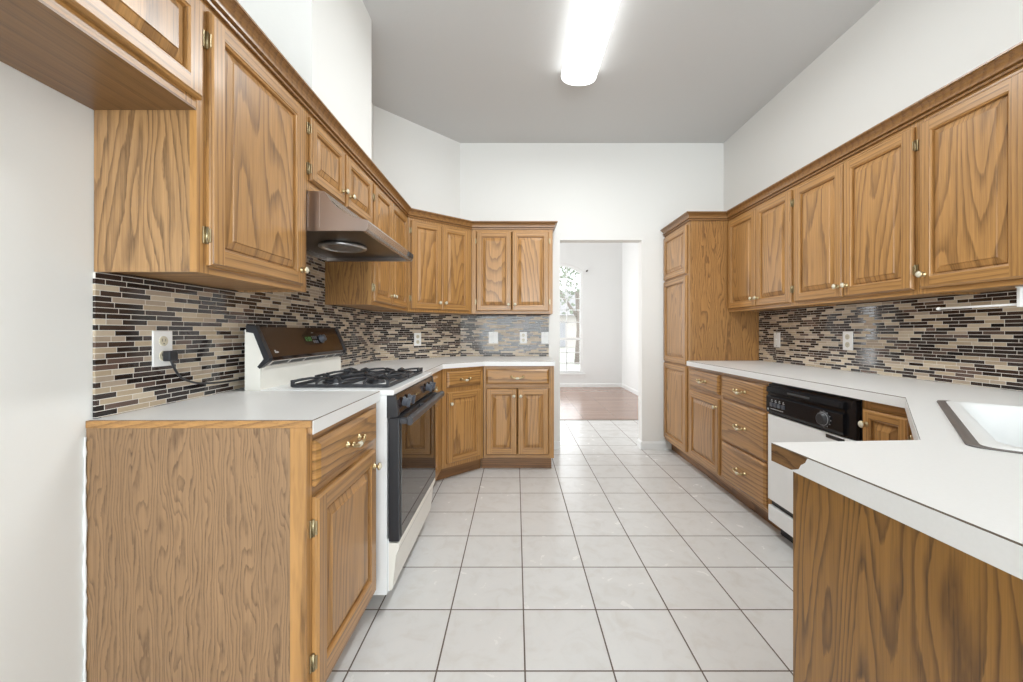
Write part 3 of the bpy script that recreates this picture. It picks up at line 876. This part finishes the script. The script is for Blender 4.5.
bm = B()
loft(bm, [loc_ring(0.005, SL - 0.005, 0.0195, SWD - 0.005, 0.035, 0.0035), loc_ring(0.012, SL - 0.012, 0.027, SWD - 0.012, 0.035, 0.0065),
          loc_ring(0.035, SL - 0.030, 0.050, SWD - 0.075, 0.06, 0.005), loc_ring(0.050, SL - 0.040, 0.062, SWD - 0.085, 0.06, -0.01),
          loc_ring(0.075, SL - 0.052, 0.082, SWD - 0.095, 0.065, -0.10), loc_ring(0.095, SL - 0.07, 0.10, SWD - 0.11, 0.07, -0.165), loc_ring(0.14, SL - 0.12, 0.15, SWD - 0.16, 0.06, -0.178)])
bmesh.ops.recalc_face_normals(bm, faces=bm.faces[:])
for f in bm.faces: f.normal_flip() if False else None
obj('basin', bm, simple('sink_enamel', (0.78, 0.78, 0.77), 0.4), t)
bm = B()
vr = loft(bm, [loc_ring(0.0, SL, 0.0, SWD, 0.03, 0.0005), loc_ring(0.001, SL - 0.001, 0.001, SWD - 0.001, 0.03, 0.004), loc_ring(0.004, SL - 0.004, 0.021, SWD - 0.004, 0.03, 0.0042), loc_ring(0.0045, SL - 0.0045, 0.0215, SWD - 0.0045, 0.03, 0.0005)], close=False)
n = len(vr[0])
for k in range(n): bm.faces.new((vr[-1][k], vr[-1][(k + 1) % n], vr[0][(k + 1) % n], vr[0][k]))
bmesh.ops.recalc_face_normals(bm, faces=bm.faces[:])
obj('rim', bm, STEELD, t)
bm = B(); lathe(bm, [(0.045, -0.1775), (0.045, -0.174), (0.036, -0.173), (0.030, -0.176), (0.006, -0.176), (0.005, -0.170)], Matrix.Translation((SL / 2, -SWD / 2 + 0.03, 0)), 18); obj('drain', bm, CHROME, t)

# ------------------------------------------------------------------ backsplashes


def splash(label, p, q, z0, z1, th=0.008, extra=None):
    p = Vector((p[0], p[1])); q = Vector((q[0], q[1])); d = q - p
    bm = B(); box(bm, 0, d.length, -th, -0.0005, z0, z1)
    for (a, b, za, zb) in (extra or []): box(bm, a, b, -th, -0.0005, za, zb)
    o = obj('tile_backsplash', bm, MOS, None, (p.x, p.y, 0), math.atan2(d.y, d.x))
    return tag(o, label, 'backsplash', 'mosaic tile backsplashes')


SZ0, SZ1 = CZ1 + 0.001, UZ0 - 0.001
splash('brown and beige mosaic tile backsplash on the left wall behind the range', (XL, 1.106), (XL, 3.2795), SZ0, SZ1, extra=[(1.692 - 1.106, 2.436 - 1.106, SZ1, 1.755)])
splash('brown and beige mosaic tile backsplash on the diagonal corner wall', (XL + 0.001, 3.284), (-0.5508, YB - 0.0008), SZ0, SZ1)
splash('brown and beige mosaic tile backsplash on the back wall under the cabinet beside the doorway', (-0.5458, YB), (0.322, YB), SZ0, SZ1)
splash('brown and beige mosaic tile backsplash along the right wall above the long counter', (XR, 3.355), (XR, 0.21), SZ0, SZ1)

# ------------------------------------------------------------------ outlets and switches


def plate(name, label, cat, loc, rz, kind='outlet', w=0.072, h=0.116):
    t = thing(name, label, cat, loc, rz)
    bm = B(); box(bm, -w / 2, w / 2, -0.006, 0, -h / 2, h / 2, bev=0.0025); obj('cover_plate', bm, WHITEP, t)
    if kind == 'outlet':
        for s in (-1, 1):
            bm = B(); lathe(bm, [(0.0165, 0.0), (0.0165, 0.002), (0.015, 0.0028)], Matrix.Translation((0, -0.0055, s * 0.024)) @ Matrix.Rotation(PI / 2, 4, 'X'), 16)
            r = obj('receptacle', bm, IVORY, t)
            bm = B()
            for a in (-0.006, 0.006): box(bm, a - 0.001, a + 0.001, -0.0088, -0.0078, s * 0.024 - 0.001, s * 0.024 + 0.008)
            box(bm, -0.002, 0.002, -0.0088, -0.0078, s * 0.024 - 0.010, s * 0.024 - 0.006); obj('slots', bm, SLOT, r)
    else:
        n = 2 if w > 0.1 else 1
        for i in range(n):
            x = (i - (n - 1) / 2) * 0.046
            if kind == 'rocker':
                bm = B(); box(bm, x - 0.016, x + 0.016, -0.010, -0.0055, -0.033, 0.033, bev=0.002); obj('rocker', bm, WHITEP, t)
            else:
                bm = B(); box(bm, x - 0.005, x + 0.005, -0.008, -0.0055, -0.012, 0.012); box(bm, x - 0.0035, x + 0.0035, -0.018, -0.006, -0.002, 0.010, bev=0.001); obj('toggle', bm, WHITEP, t)
        bm = B()
        for i in range(n):
            for s in (-1, 1): lathe(bm, [(0.003, 0), (0.0025, 0.001)], Matrix.Translation(((i - (n - 1) / 2) * 0.046, -0.006, s * 0.047)) @ Matrix.Rotation(PI / 2, 4, 'X'), 8)
        obj('screw', bm, SLOT, t)
    return t


oy = 1.163 * 400 / (516 - 161.5); oz = EYE - (348.5 - 332) * oy / 400
plate('wall_outlet', 'white outlet with a black plug in it on the left wall tile', 'outlet', (XL + 0.008, oy, oz), R90, 'outlet')
ang = math.atan2(YB - 3.283, -0.55 - XL)
plate('wall_outlet', 'small white outlet plate on the diagonal corner tile beyond the range', 'outlet', (-0.8885 + 0.0057 + 0.0, 3.5865 - 0.0057, 1.090), ang, 'outlet')
plate('light_switch', 'wide white switch plate on back wall tile, leftmost of three', 'switch', (-0.223, YB - 0.0085, 1.100), 0, 'rocker', w=0.092)
plate('wall_outlet', 'white outlet on back wall tile between the two switch plates', 'outlet', (0.072, YB - 0.0085, 1.100), 0, 'outlet')
plate('light_switch', 'white switch plate on back wall tile nearest the doorway', 'switch', (0.284, YB - 0.0085, 1.098), 0, 'toggle')
plate('light_switch', 'white switch on right wall tile nearest the pantry', 'switch', (XR - 0.0085, 2.037 * 400 / (777.5 - 516), 1.094), -R90, 'toggle')
plate('wall_outlet', 'white outlet on right wall tile above the dishwasher', 'outlet', (XR - 0.0085, 2.037 * 400 / (848.5 - 516), 1.101), -R90, 'outlet')
# plug and cord
t = thing('power_cord', 'black plug and cord drooping from the left outlet to behind the range', 'power cord', (XL + 0.008, oy, oz))
bm = B(); box(bm, 0.0085, 0.034, -0.006, 0.026, -0.042, -0.008, bev=0.004); obj('plug', bm, BLACKM, t)
bm = B()
base = [(0.024, 0.008, -0.040), (0.030, 0.020, -0.075), (0.024, 0.055, -0.105), (0.018, 0.12, -0.128), (0.013, 0.20, -0.139), (0.011, 0.28, -0.143), (0.010, 0.42, -0.145)]
pts = []
for i in range(len(base) - 1):
    p0 = Vector(base[max(i - 1, 0)]); p1 = Vector(base[i]); p2 = Vector(base[i + 1]); p3 = Vector(base[min(i + 2, len(base) - 1)])
    for k in range(6):
        s = k / 6; pts.append(0.5 * ((2 * p1) + (p2 - p0) * s + (2 * p0 - 5 * p1 + 4 * p2 - p3) * s * s + (-p0 + 3 * p1 - 3 * p2 + p3) * s ** 3))
pts.append(Vector(base[-1]))
tube(bm, pts, 0.0036, 8); obj('cord', bm, BLACKM, t)

# ------------------------------------------------------------------ gas range
RY0, RW = 1.640, 0.752
FXR = -0.526
t = thing('gas_range', 'white gas range with black oven door and brown control console', 'stove', (FXR, RY0, 0), R90)
D = 0.586
bm = B(); box(bm, 0, RW, 0.004, D, 0.075, 0.895, bev=0.003); box(bm, 0.012, RW - 0.012, -0.004, 0.006, 0.085, 0.30)
obj('body', bm, ENAMEL, t)
bm = B(); box(bm, 0.0, RW, -0.024, D, 0.894, 0.9165, bev=0.006, seg=3); box(bm, 0.03, RW - 0.03, 0.05, 0.49, 0.9160, 0.9175, bev=0.0005)
obj('cooktop', bm, ENAMEL, t)
for x in (0.05, RW - 0.05):
    for y in (0.14, D - 0.06):
        bm = B(); lathe(bm, [(0.018, 0), (0.018, 0.01), (0.010, 0.014), (0.010, 0.066)], Matrix.Translation((x, y, 0)), 10); obj('levelling_foot', bm, BLACKM, t)
# slanted front control panel with black end caps
pp = [(0.004, 0.893), (-0.026, 0.893), (-0.040, 0.815), (-0.036, 0.806), (0.004, 0.806)]
bm = B(); profile_x(bm, pp, 0.022, RW - 0.022); cp = obj('control_panel', bm, BROWNG, t)
for a, b in ((0.001, 0.022), (RW - 0.022, RW - 0.001)):
    bm = B(); profile_x(bm, [(0.004, 0.8935), (-0.028, 0.8935), (-0.043, 0.813), (-0.038, 0.803), (0.004, 0.803)], a, b); obj('end_cap', bm, BLACKM, cp)
for x in (0.105, 0.185, RW - 0.195, RW - 0.110):
    bm = B(); M = Matrix.Translation((x, -0.034, 0.852)) @ Matrix.Rotation(PI / 2 + 0.17, 4, 'X')
    lathe(bm, [(0.023, 0), (0.023, 0.004), (0.018, 0.006), (0.017, 0.020), (0.015, 0.022)], M, 18)
    b2 = B(); box(b2, -0.005, 0.005, -0.020, 0.020, 0.018, 0.032, bev=0.002); b2.transform(M)
    me = bpy.data.meshes.new('tmp'); b2.to_mesh(me); b2.free(); bm.from_mesh(me); bpy.data.meshes.remove(me)
    obj('knob', bm, GREYM, cp)
bm = B(); box(bm, 0.33, 0.40, -0.0375, -0.034, 0.846, 0.850); obj('marking', bm, BRASS, cp)
# oven door
bm = B(); box(bm, 0.004, RW - 0.004, -0.046, -0.002, 0.292, 0.800, bev=0.004); od = obj('oven_door', bm, BLACKM, t)
bm = B(); box(bm, 0.028, RW - 0.028, -0.049, -0.044, 0.300, 0.772, bev=0.002); obj('door_glass', bm, OVENG, od)
bm = B()
hp = [(-0.092, 0.770), (-0.100, 0.778), (-0.100, 0.797), (-0.092, 0.805), (-0.078, 0.805), (-0.074, 0.797), (-0.074, 0.778), (-0.080, 0.770)]
profile_x(bm, hp, 0.012, RW - 0.012)
for a, b in ((0.012, 0.042), (RW / 2 - 0.012, RW / 2 + 0.012), (RW - 0.042, RW - 0.012)): box(bm, a, b, -0.080, -0.044, 0.775, 0.797, bev=0.002)
obj('oven_handle', bm, simple('dark_grey_plastic', (0.06, 0.062, 0.07), 0.3), od)
# bottom drawer
bm = B(); profile_x(bm, [(-0.002, 0.092), (-0.014, 0.092), (-0.018, 0.100), (-0.032, 0.235), (-0.044, 0.262), (-0.045, 0.280), (-0.040, 0.286), (-0.002, 0.286)], 0.006, RW - 0.006); obj('storage_drawer', bm, CREAM, t)
# backguard
bm = B()
profile_x(bm, [(D, 0.915), (D - 0.062, 0.915), (D - 0.066, 1.005), (D - 0.050, 1.150), (D, 1.162)], 0.012, RW - 0.012, 0)
sdp = [(D, 0.90), (D - 0.064, 0.90), (D - 0.064, 1.015), (D - 0.084, 1.045), (D - 0.043, 1.150), (D - 0.030, 1.165), (D, 1.165)]
profile_x(bm, sdp, 0.0, 0.012); profile_x(bm, sdp, RW - 0.012, RW)
bgd = obj('backguard', bm, [CREAM], t)
# console with dark face
cprof = [(D - 0.012, 1.176), (D - 0.040, 1.176), (D - 0.095, 1.050), (D - 0.091, 1.038), (D - 0.062, 1.015), (D - 0.050, 1.04), (D - 0.040, 1.10)]
bm = B(); profile_x(bm, cprof, 0.022, RW - 0.022); con = obj('console', bm, BROWNG, t)
capp = [(D - 0.006, 1.182), (D - 0.044, 1.182), (D - 0.102, 1.050), (D - 0.096, 1.032), (D - 0.062, 1.004), (D - 0.052, 1.012), (D - 0.078, 1.044), (D - 0.036, 1.150), (D - 0.006, 1.155)]
for a, b in ((-0.002, 0.022), (RW - 0.022, RW + 0.002)):
    bm = B(); profile_x(bm, capp, a, b); obj('end_cap', bm, BLACKM, con)
# louvre strip beneath the console
bm = B(); profile_x(bm, [(D - 0.0925, 1.036), (D - 0.0945, 1.034), (D - 0.0665, 1.011), (D - 0.0645, 1.013)], 0.03, RW - 0.03); obj('vent_strip', bm, STEEL, con)
bm = B()
sl = Vector((0, 0.028, -0.023)).normalized()
for a, b in ((0.05, 0.17), (0.19, 0.30), (0.32, 0.52), (0.54, 0.62), (0.64, 0.71)):
    profile_x(bm, [(D - 0.0885, 1.0305), (D - 0.0895, 1.0290), (D - 0.0735, 1.0158), (D - 0.0725, 1.0170)], a, b)
obj('vent_slot', bm, SLOT, con)


def on_face(u, h0, h1):  # points on the slanted console face
    k = lambda h: D - 0.040 - 0.055 * (1.176 - h) / 0.126
    return [(k(h0), h0), (k(h0) - 0.0015, h0 - 0.0005), (k(h1) - 0.0015, h1 - 0.0005), (k(h1), h1)]


def face_box(bm, x0, x1, h0, h1, out=0.0015, mi=0):
    k = lambda h: D - 0.040 - 0.055 * (1.176 - h) / 0.126
    profile_x(bm, [(k(h0) + 0.001, h0), (k(h0) - out, h0), (k(h1) - out, h1), (k(h1) + 0.001, h1)], x0, x1, mi)


bm = B(); face_box(bm, 0.335, 0.475, 1.092, 1.142, 0.0012); dsp = obj('display', bm, BLACKG, con)
bm = B()
SEG = {'1': 'bc', '2': 'abged', '0': 'abcdef', ':': '', '8': 'abcdefg'}


def digit(bm, ch, x, z, w=0.011, h=0.020, q=0.0022):
    g = {'a': (x, x + w, z + h - q, z + h), 'd': (x, x + w, z, z + q), 'g': (x, x + w, z + h / 2 - q / 2, z + h / 2 + q / 2), 'f': (x, x + q, z + h / 2, z + h), 'e': (x, x + q, z, z + h / 2), 'b': (x + w - q, x + w, z + h / 2, z + h), 'c': (x + w - q, x + w, z, z + h / 2)}
    for s in SEG[ch]: face_box(bm, *g[s], out=0.0022)


for ch, x in (('1', 0.340), ('2', 0.356), ('0', 0.376), ('0', 0.392)): digit(bm, ch, x, 1.110)
obj('clock_digits', bm, GREEN, dsp)
bm = B()
for i in range(3):
    for j in range(2): face_box(bm, 0.415 + i * 0.018, 0.427 + i * 0.018, 1.098 + j * 0.022, 1.112 + j * 0.022, 0.002)
obj('timer_buttons', bm, GREYM, dsp)
bm = B(); M = Matrix.Translation((0.505, D - 0.0665, 1.118)) @ Matrix.Rotation(PI / 2 - 0.41, 4, 'X')
lathe(bm, [(0.024, 0), (0.024, 0.004), (0.019, 0.006), (0.017, 0.022), (0.012, 0.024)], M, 18); obj('timer_knob', bm, GREYM, con)
bm = B(); face_box(bm, 0.062, 0.085, 1.066, 1.072, 0.0016); face_box(bm, 0.062, 0.070, 1.072, 1.078, 0.0016); face_box(bm, 0.43, 0.45, 1.150, 1.152, 0.0014)
obj('marking', bm, MARK, con)
# burners and grates
for gx in (0.215, 0.535):
    for gy in (0.124, 0.328):
        bm = B(); lathe(bm, [(0.075, 0.9175), (0.072, 0.9195), (0.040, 0.9190), (0.040, 0.928), (0.036, 0.931), (0.030, 0.931), (0.030, 0.935), (0.026, 0.937)], Matrix.Translation((gx, gy, 0)), 20, [0, 0, 1, 1, 1, 1, 1, 1]); obj('burner', bm, [ENAMEL, IRON], t)
for gx in (0.215, 0.535):
    bm = B(); x0, x1, ya, yb = gx - 0.142, gx + 0.142, 0.022, 0.430; zl, zh = 0.9215, 0.949
    q = 0.0065
    for x in (x0, x1): box(bm, x - q, x + q, ya, yb, zl - 0.003, zl + 0.010, bev=0.002)
    for y in (ya, yb): box(bm, x0, x1, y - q, y + q, zl - 0.003, zl + 0.010, bev=0.002)
    for y in (ya, yb):
        for x in (x0, x1): box(bm, x - q, x + q, y - q, y + q, zl, zh, bev=0.001)
        for a in (x0, x1 - 0.085): box(bm, a - q * 0.7, a + 0.085, y - q * 0.8, y + q * 0.8, zh - 0.011, zh, bev=0.002)
    ym = (ya + yb) / 2
    box(bm, x0, x1, ym - q, ym + q, zl - 0.002, zl + 0.012, bev=0.002)
    for gy in (0.124, 0.328):
        for k in range(4):
            a = PI / 4 + k * PI / 2; dx, dy = math.cos(a), math.sin(a)
            ex = x0 if dx < 0 else x1; ey = gy + (0.100 if dy > 0 else -0.100)
            p0 = Vector((gx + dx * 0.028, gy + dy * 0.028, zh - 0.004)); p1 = Vector((gx + dx * 0.09, gy + dy * 0.09, zh)); p2 = Vector((ex, ey, zh - 0.008)); p3 = Vector((ex, ey, zl))
            tube(bm, [p0, p1, p2 * 0.75 + p1 * 0.25 + Vector((0, 0, 0.003)), p2, p3], 0.006, 6)
        for s in (-1, 1):
            tube(bm, [(gx + s * 0.035, gy, zh - 0.004), (gx + s * 0.10, gy, zh), (gx + s * 0.142, gy, zh - 0.010), (gx + s * 0.142, gy, zl)], 0.006, 6)
    obj('burner_grate', bm, IRON, t)

# ------------------------------------------------------------------ range hood
HY0, HY1 = 1.693, 2.436
t = thing('range_hood', 'stainless range hood with curved top and slanted lip above the stove', 'range hood', (XLU, HY0, 0), R90)
HW = HY1 - HY0
yb = XLU - XL - 0.012          # wall, local +y
yf = -0.252                     # front lip, local -y
curve = [(-0.077, 1.7476), (-0.105, 1.706), (-0.138, 1.6756), (-0.182, 1.6477), (-0.215, 1.6365), (-0.238, 1.6315)]
fine = []
for i in range(len(curve) - 1):
    p0 = Vector(curve[max(i - 1, 0)]); p1 = Vector(curve[i]); p2 = Vector(curve[i + 1]); p3 = Vector(curve[min(i + 2, len(curve) - 1)])
    for k in range(4):
        q = k / 4; v = 0.5 * ((2 * p1) + (p2 - p0) * q + (2 * p0 - 5 * p1 + 4 * p2 - p3) * q * q + (-p0 + 3 * p1 - 3 * p2 + p3) * q ** 3); fine.append((v.x, v.y))
prof = [(yb, 1.752), (-0.072, 1.752)] + fine
prof += [(-0.244, 1.632), (yf - 0.006, 1.628), (yf - 0.009, 1.620), (yf - 0.004, 1.592), (yf + 0.004, 1.584), (yf + 0.02, 1.584)]
inner_p = [(yf + 0.024, 1.600), (-0.205, 1.622), (-0.08, 1.728), (yb - 0.01, 1.728), (yb - 0.012, 1.584), (yb, 1.584)]
bm = B(); profile_x(bm, prof + inner_p, 0.010, HW - 0.010)
sh = obj('hood_shell', bm, STEEL, t)
sprof = prof + [(yb, 1.584)]
for a, b in ((0.0, 0.010), (HW - 0.010, HW)):
    bm = B(); profile_x(bm, sprof, a, b)
    for q in (0.0, -0.05): box(bm, (a - 0.0015 if a == 0 else b), (a if a == 0 else b + 0.0015), q - 0.004, q + 0.004, 1.60, 1.742)
    obj('side_panel', bm, simple('warm_steel', (0.46, 0.40, 0.37), 0.28, 1.0) if 'warm_steel' not in MATS else MATS['warm_steel'], t)
bm = B(); box(bm, 0.0105, HW - 0.0105, -0.215, yb - 0.013, 1.606, 1.610); fp_ = obj('pan', bm, simple('dark_pan', (0.035, 0.024, 0.016), 0.3, 0.3), t)
bm = B(); lathe(bm, [(0.115, 1.605), (0.118, 1.594), (0.108, 1.589), (0.098, 1.593), (0.096, 1.600)], Matrix.Translation((0.40, 0.02, 0)), 28)
for i in range(6): box(bm, 0.315 + i * 0.032, 0.327 + i * 0.032, -0.065, 0.105, 1.593, 1.597)
obj('grease_filter', bm, simple('filter_mesh', (0.55, 0.54, 0.53), 0.3, 0.9), fp_)
bm = B(); lathe(bm, [(0.012, 0.0), (0.014, 0.02), (0.024, 0.035), (0.030, 0.055), (0.022, 0.075), (0.006, 0.083)], Matrix.Translation((0.05, 0.16, 1.585)) @ Matrix.Rotation(R90, 4, 'Y'), 14); obj('light_bulb', bm, simple('bulb_glass', (0.62, 0.56, 0.45), 0.25), fp_)
for i in range(3):
    bm = B(); box(bm, HW - 0.112 + i * 0.032, HW - 0.090 + i * 0.032, yf - 0.014, yf + 0.002, 1.596, 1.622, bev=0.0015); obj('switch', bm, BLACKM, t)

# ------------------------------------------------------------------ dishwasher
DY0, DY1 = 1.690, 2.288
t = thing('dishwasher', 'white dishwasher with a black control panel under the right counter', 'dishwasher', (XRB, DY1, 0), -R90)
w = DY1 - DY0
bm = B(); box(bm, 0.003, w - 0.003, 0.0, 0.55, 0.10, 0.868); obj('body', bm, BLACKM, t)
bm = B(); box(bm, 0.004, w - 0.004, -0.020, 0.0, 0.692, 0.862, bev=0.003)
pr = [(-0.018, 0.698), (-0.030, 0.702), (-0.034, 0.715), (-0.034, 0.792), (-0.024, 0.800), (-0.024, 0.812), (-0.034, 0.820), (-0.030, 0.845), (-0.018, 0.850)]
profile_x(bm, pr, 0.006, w - 0.058)
cp = obj('control_panel', bm, BLACKG, t)
bm = B(); M = Matrix.Translation((w - 0.165, -0.034, 0.752)) @ Matrix.Rotation(PI / 2, 4, 'X')
lathe(bm, [(0.036, 0), (0.036, 0.003), (0.027, 0.004), (0.025, 0.020), (0.021, 0.022)], M, 24); obj('dial', bm, BLACKM, cp)
bm = B(); lathe(bm, [(0.030, 0.0035), (0.030, 0.0052), (0.0275, 0.0052), (0.0275, 0.0035)], M, 24)
for a in range(0, 360, 30): 
    r = math.radians(a); box(bm, w - 0.165 + 0.041 * math.cos(r) - 0.002, w - 0.165 + 0.041 * math.cos(r) + 0.002, -0.0352, -0.034, 0.752 + 0.036 * math.sin(r) - 0.002, 0.752 + 0.036 * math.sin(r) + 0.002)
obj('dial_marking', bm, simple('grey_marking', (0.35, 0.35, 0.36), 0.4), cp)
for i in range(4):
    bm = B(); box(bm, 0.045 + i * 0.032, 0.067 + i * 0.032, -0.040, -0.033, 0.740, 0.762, bev=0.002); obj('button', bm, GREYM, cp)
bm = B()
for i in range(4): box(bm, 0.048 + i * 0.032, 0.064 + i * 0.032, -0.0352, -0.034, 0.768, 0.771); box(bm, 0.052 + i * 0.032, 0.060 + i * 0.032, -0.0352, -0.034, 0.775, 0.779)
box(bm, 0.045, 0.150, -0.0352, -0.034, 0.726, 0.729); box(bm, 0.018, 0.028, -0.0352, -0.034, 0.716, 0.726)
obj('marking', bm, MARK, cp)
bm = B(); box(bm, 0.18, 0.34, -0.0345, -0.030, 0.826, 0.836, bev=0.002); obj('latch_grip', bm, SLOT, cp)
bm = B(); box(bm, 0.004, w - 0.004, -0.024, 0.0, 0.208, 0.690, bev=0.004); dd_ = obj('door', bm, ENAMEL, t)
bm = B(); box(bm, w - 0.165, w - 0.06, -0.0255, -0.023, 0.668, 0.684); obj('badge', bm, BLACKM, dd_)
bm = B(); box(bm, 0.004, w - 0.004, -0.022, 0.0, 0.085, 0.174, bev=0.003); obj('access_panel', bm, ENAMEL, t)
bm = B(); box(bm, 0.003, w - 0.003, 0.05, 0.065, 0.0, 0.10); box(bm, 0.003, 0.015, 0.065, 0.5, 0, 0.10); box(bm, w - 0.015, w - 0.003, 0.065, 0.5, 0, 0.10); obj('toe_kick', bm, BLACKM, t)

# ------------------------------------------------------------------ paper towel holder
t = thing('paper_towel_holder', 'white empty paper towel rod hanging under the nearest right wall cabinet', 'paper towel holder', (1.838, 1.452, 0))
bm = B(); box(bm, -0.012, 0.012, -0.004, 0.008, 1.246, UZ0 - 0.0005, bev=0.003); box(bm, -0.016, 0.016, -0.03, 0.009, UZ0 - 0.006, UZ0 - 0.0005, bev=0.002); obj('bracket', bm, WHITEP, t)
bm = B(); tube(bm, [(0, 0.0, 1.256), (0, 0.285, 1.256)], 0.0042, 10); lathe(bm, [(0.004, 0), (0.007, 0.004), (0.007, 0.012), (0.004, 0.015)], Matrix.Translation((0, 0.28, 1.256)) @ Matrix.Rotation(-R90, 4, 'X'), 12); obj('rod', bm, WHITEP, t)

# ------------------------------------------------------------------ ceiling light
t = thing('ceiling_light', 'long white fluorescent ceiling light, lit, running along the room', 'ceiling light', (0.449, 1.64, ZC), 0)
L = 1.225
lamp = area('fluorescent_tubes', (0.449, 1.64 + L / 2, ZC - 0.115), (0, 0, 0), 0.2, 1.15, 42, (0.93, 0.985, 1.0))
bm = B(); box(bm, -0.115, 0.115, 0.004, L - 0.004, -0.028, -0.0005, bev=0.004); obj('housing', bm, ENAMEL, t)
bm = B()
pf = [(0.124 * math.cos(a), -0.022 - 0.078 * math.sin(a) ** 0.7) for a in [PI * i / 16 for i in range(17)]]
pf = [(x, z) for x, z in pf]
b2 = B(); profile_x(b2, pf, 0.006, L - 0.006); b2.transform(Matrix.Rotation(R90, 4, 'Z'))
obj('diffuser', b2, LENS, t); bm.free()
for y in (0.0, L - 0.006):
    b2 = B(); profile_x(b2, [(x * 1.02, z * 1.02 if z < -0.03 else z) for x, z in pf], y, y + 0.006); b2.transform(Matrix.Rotation(R90, 4, 'Z')); obj('end_cap', b2, ENAMEL, t)
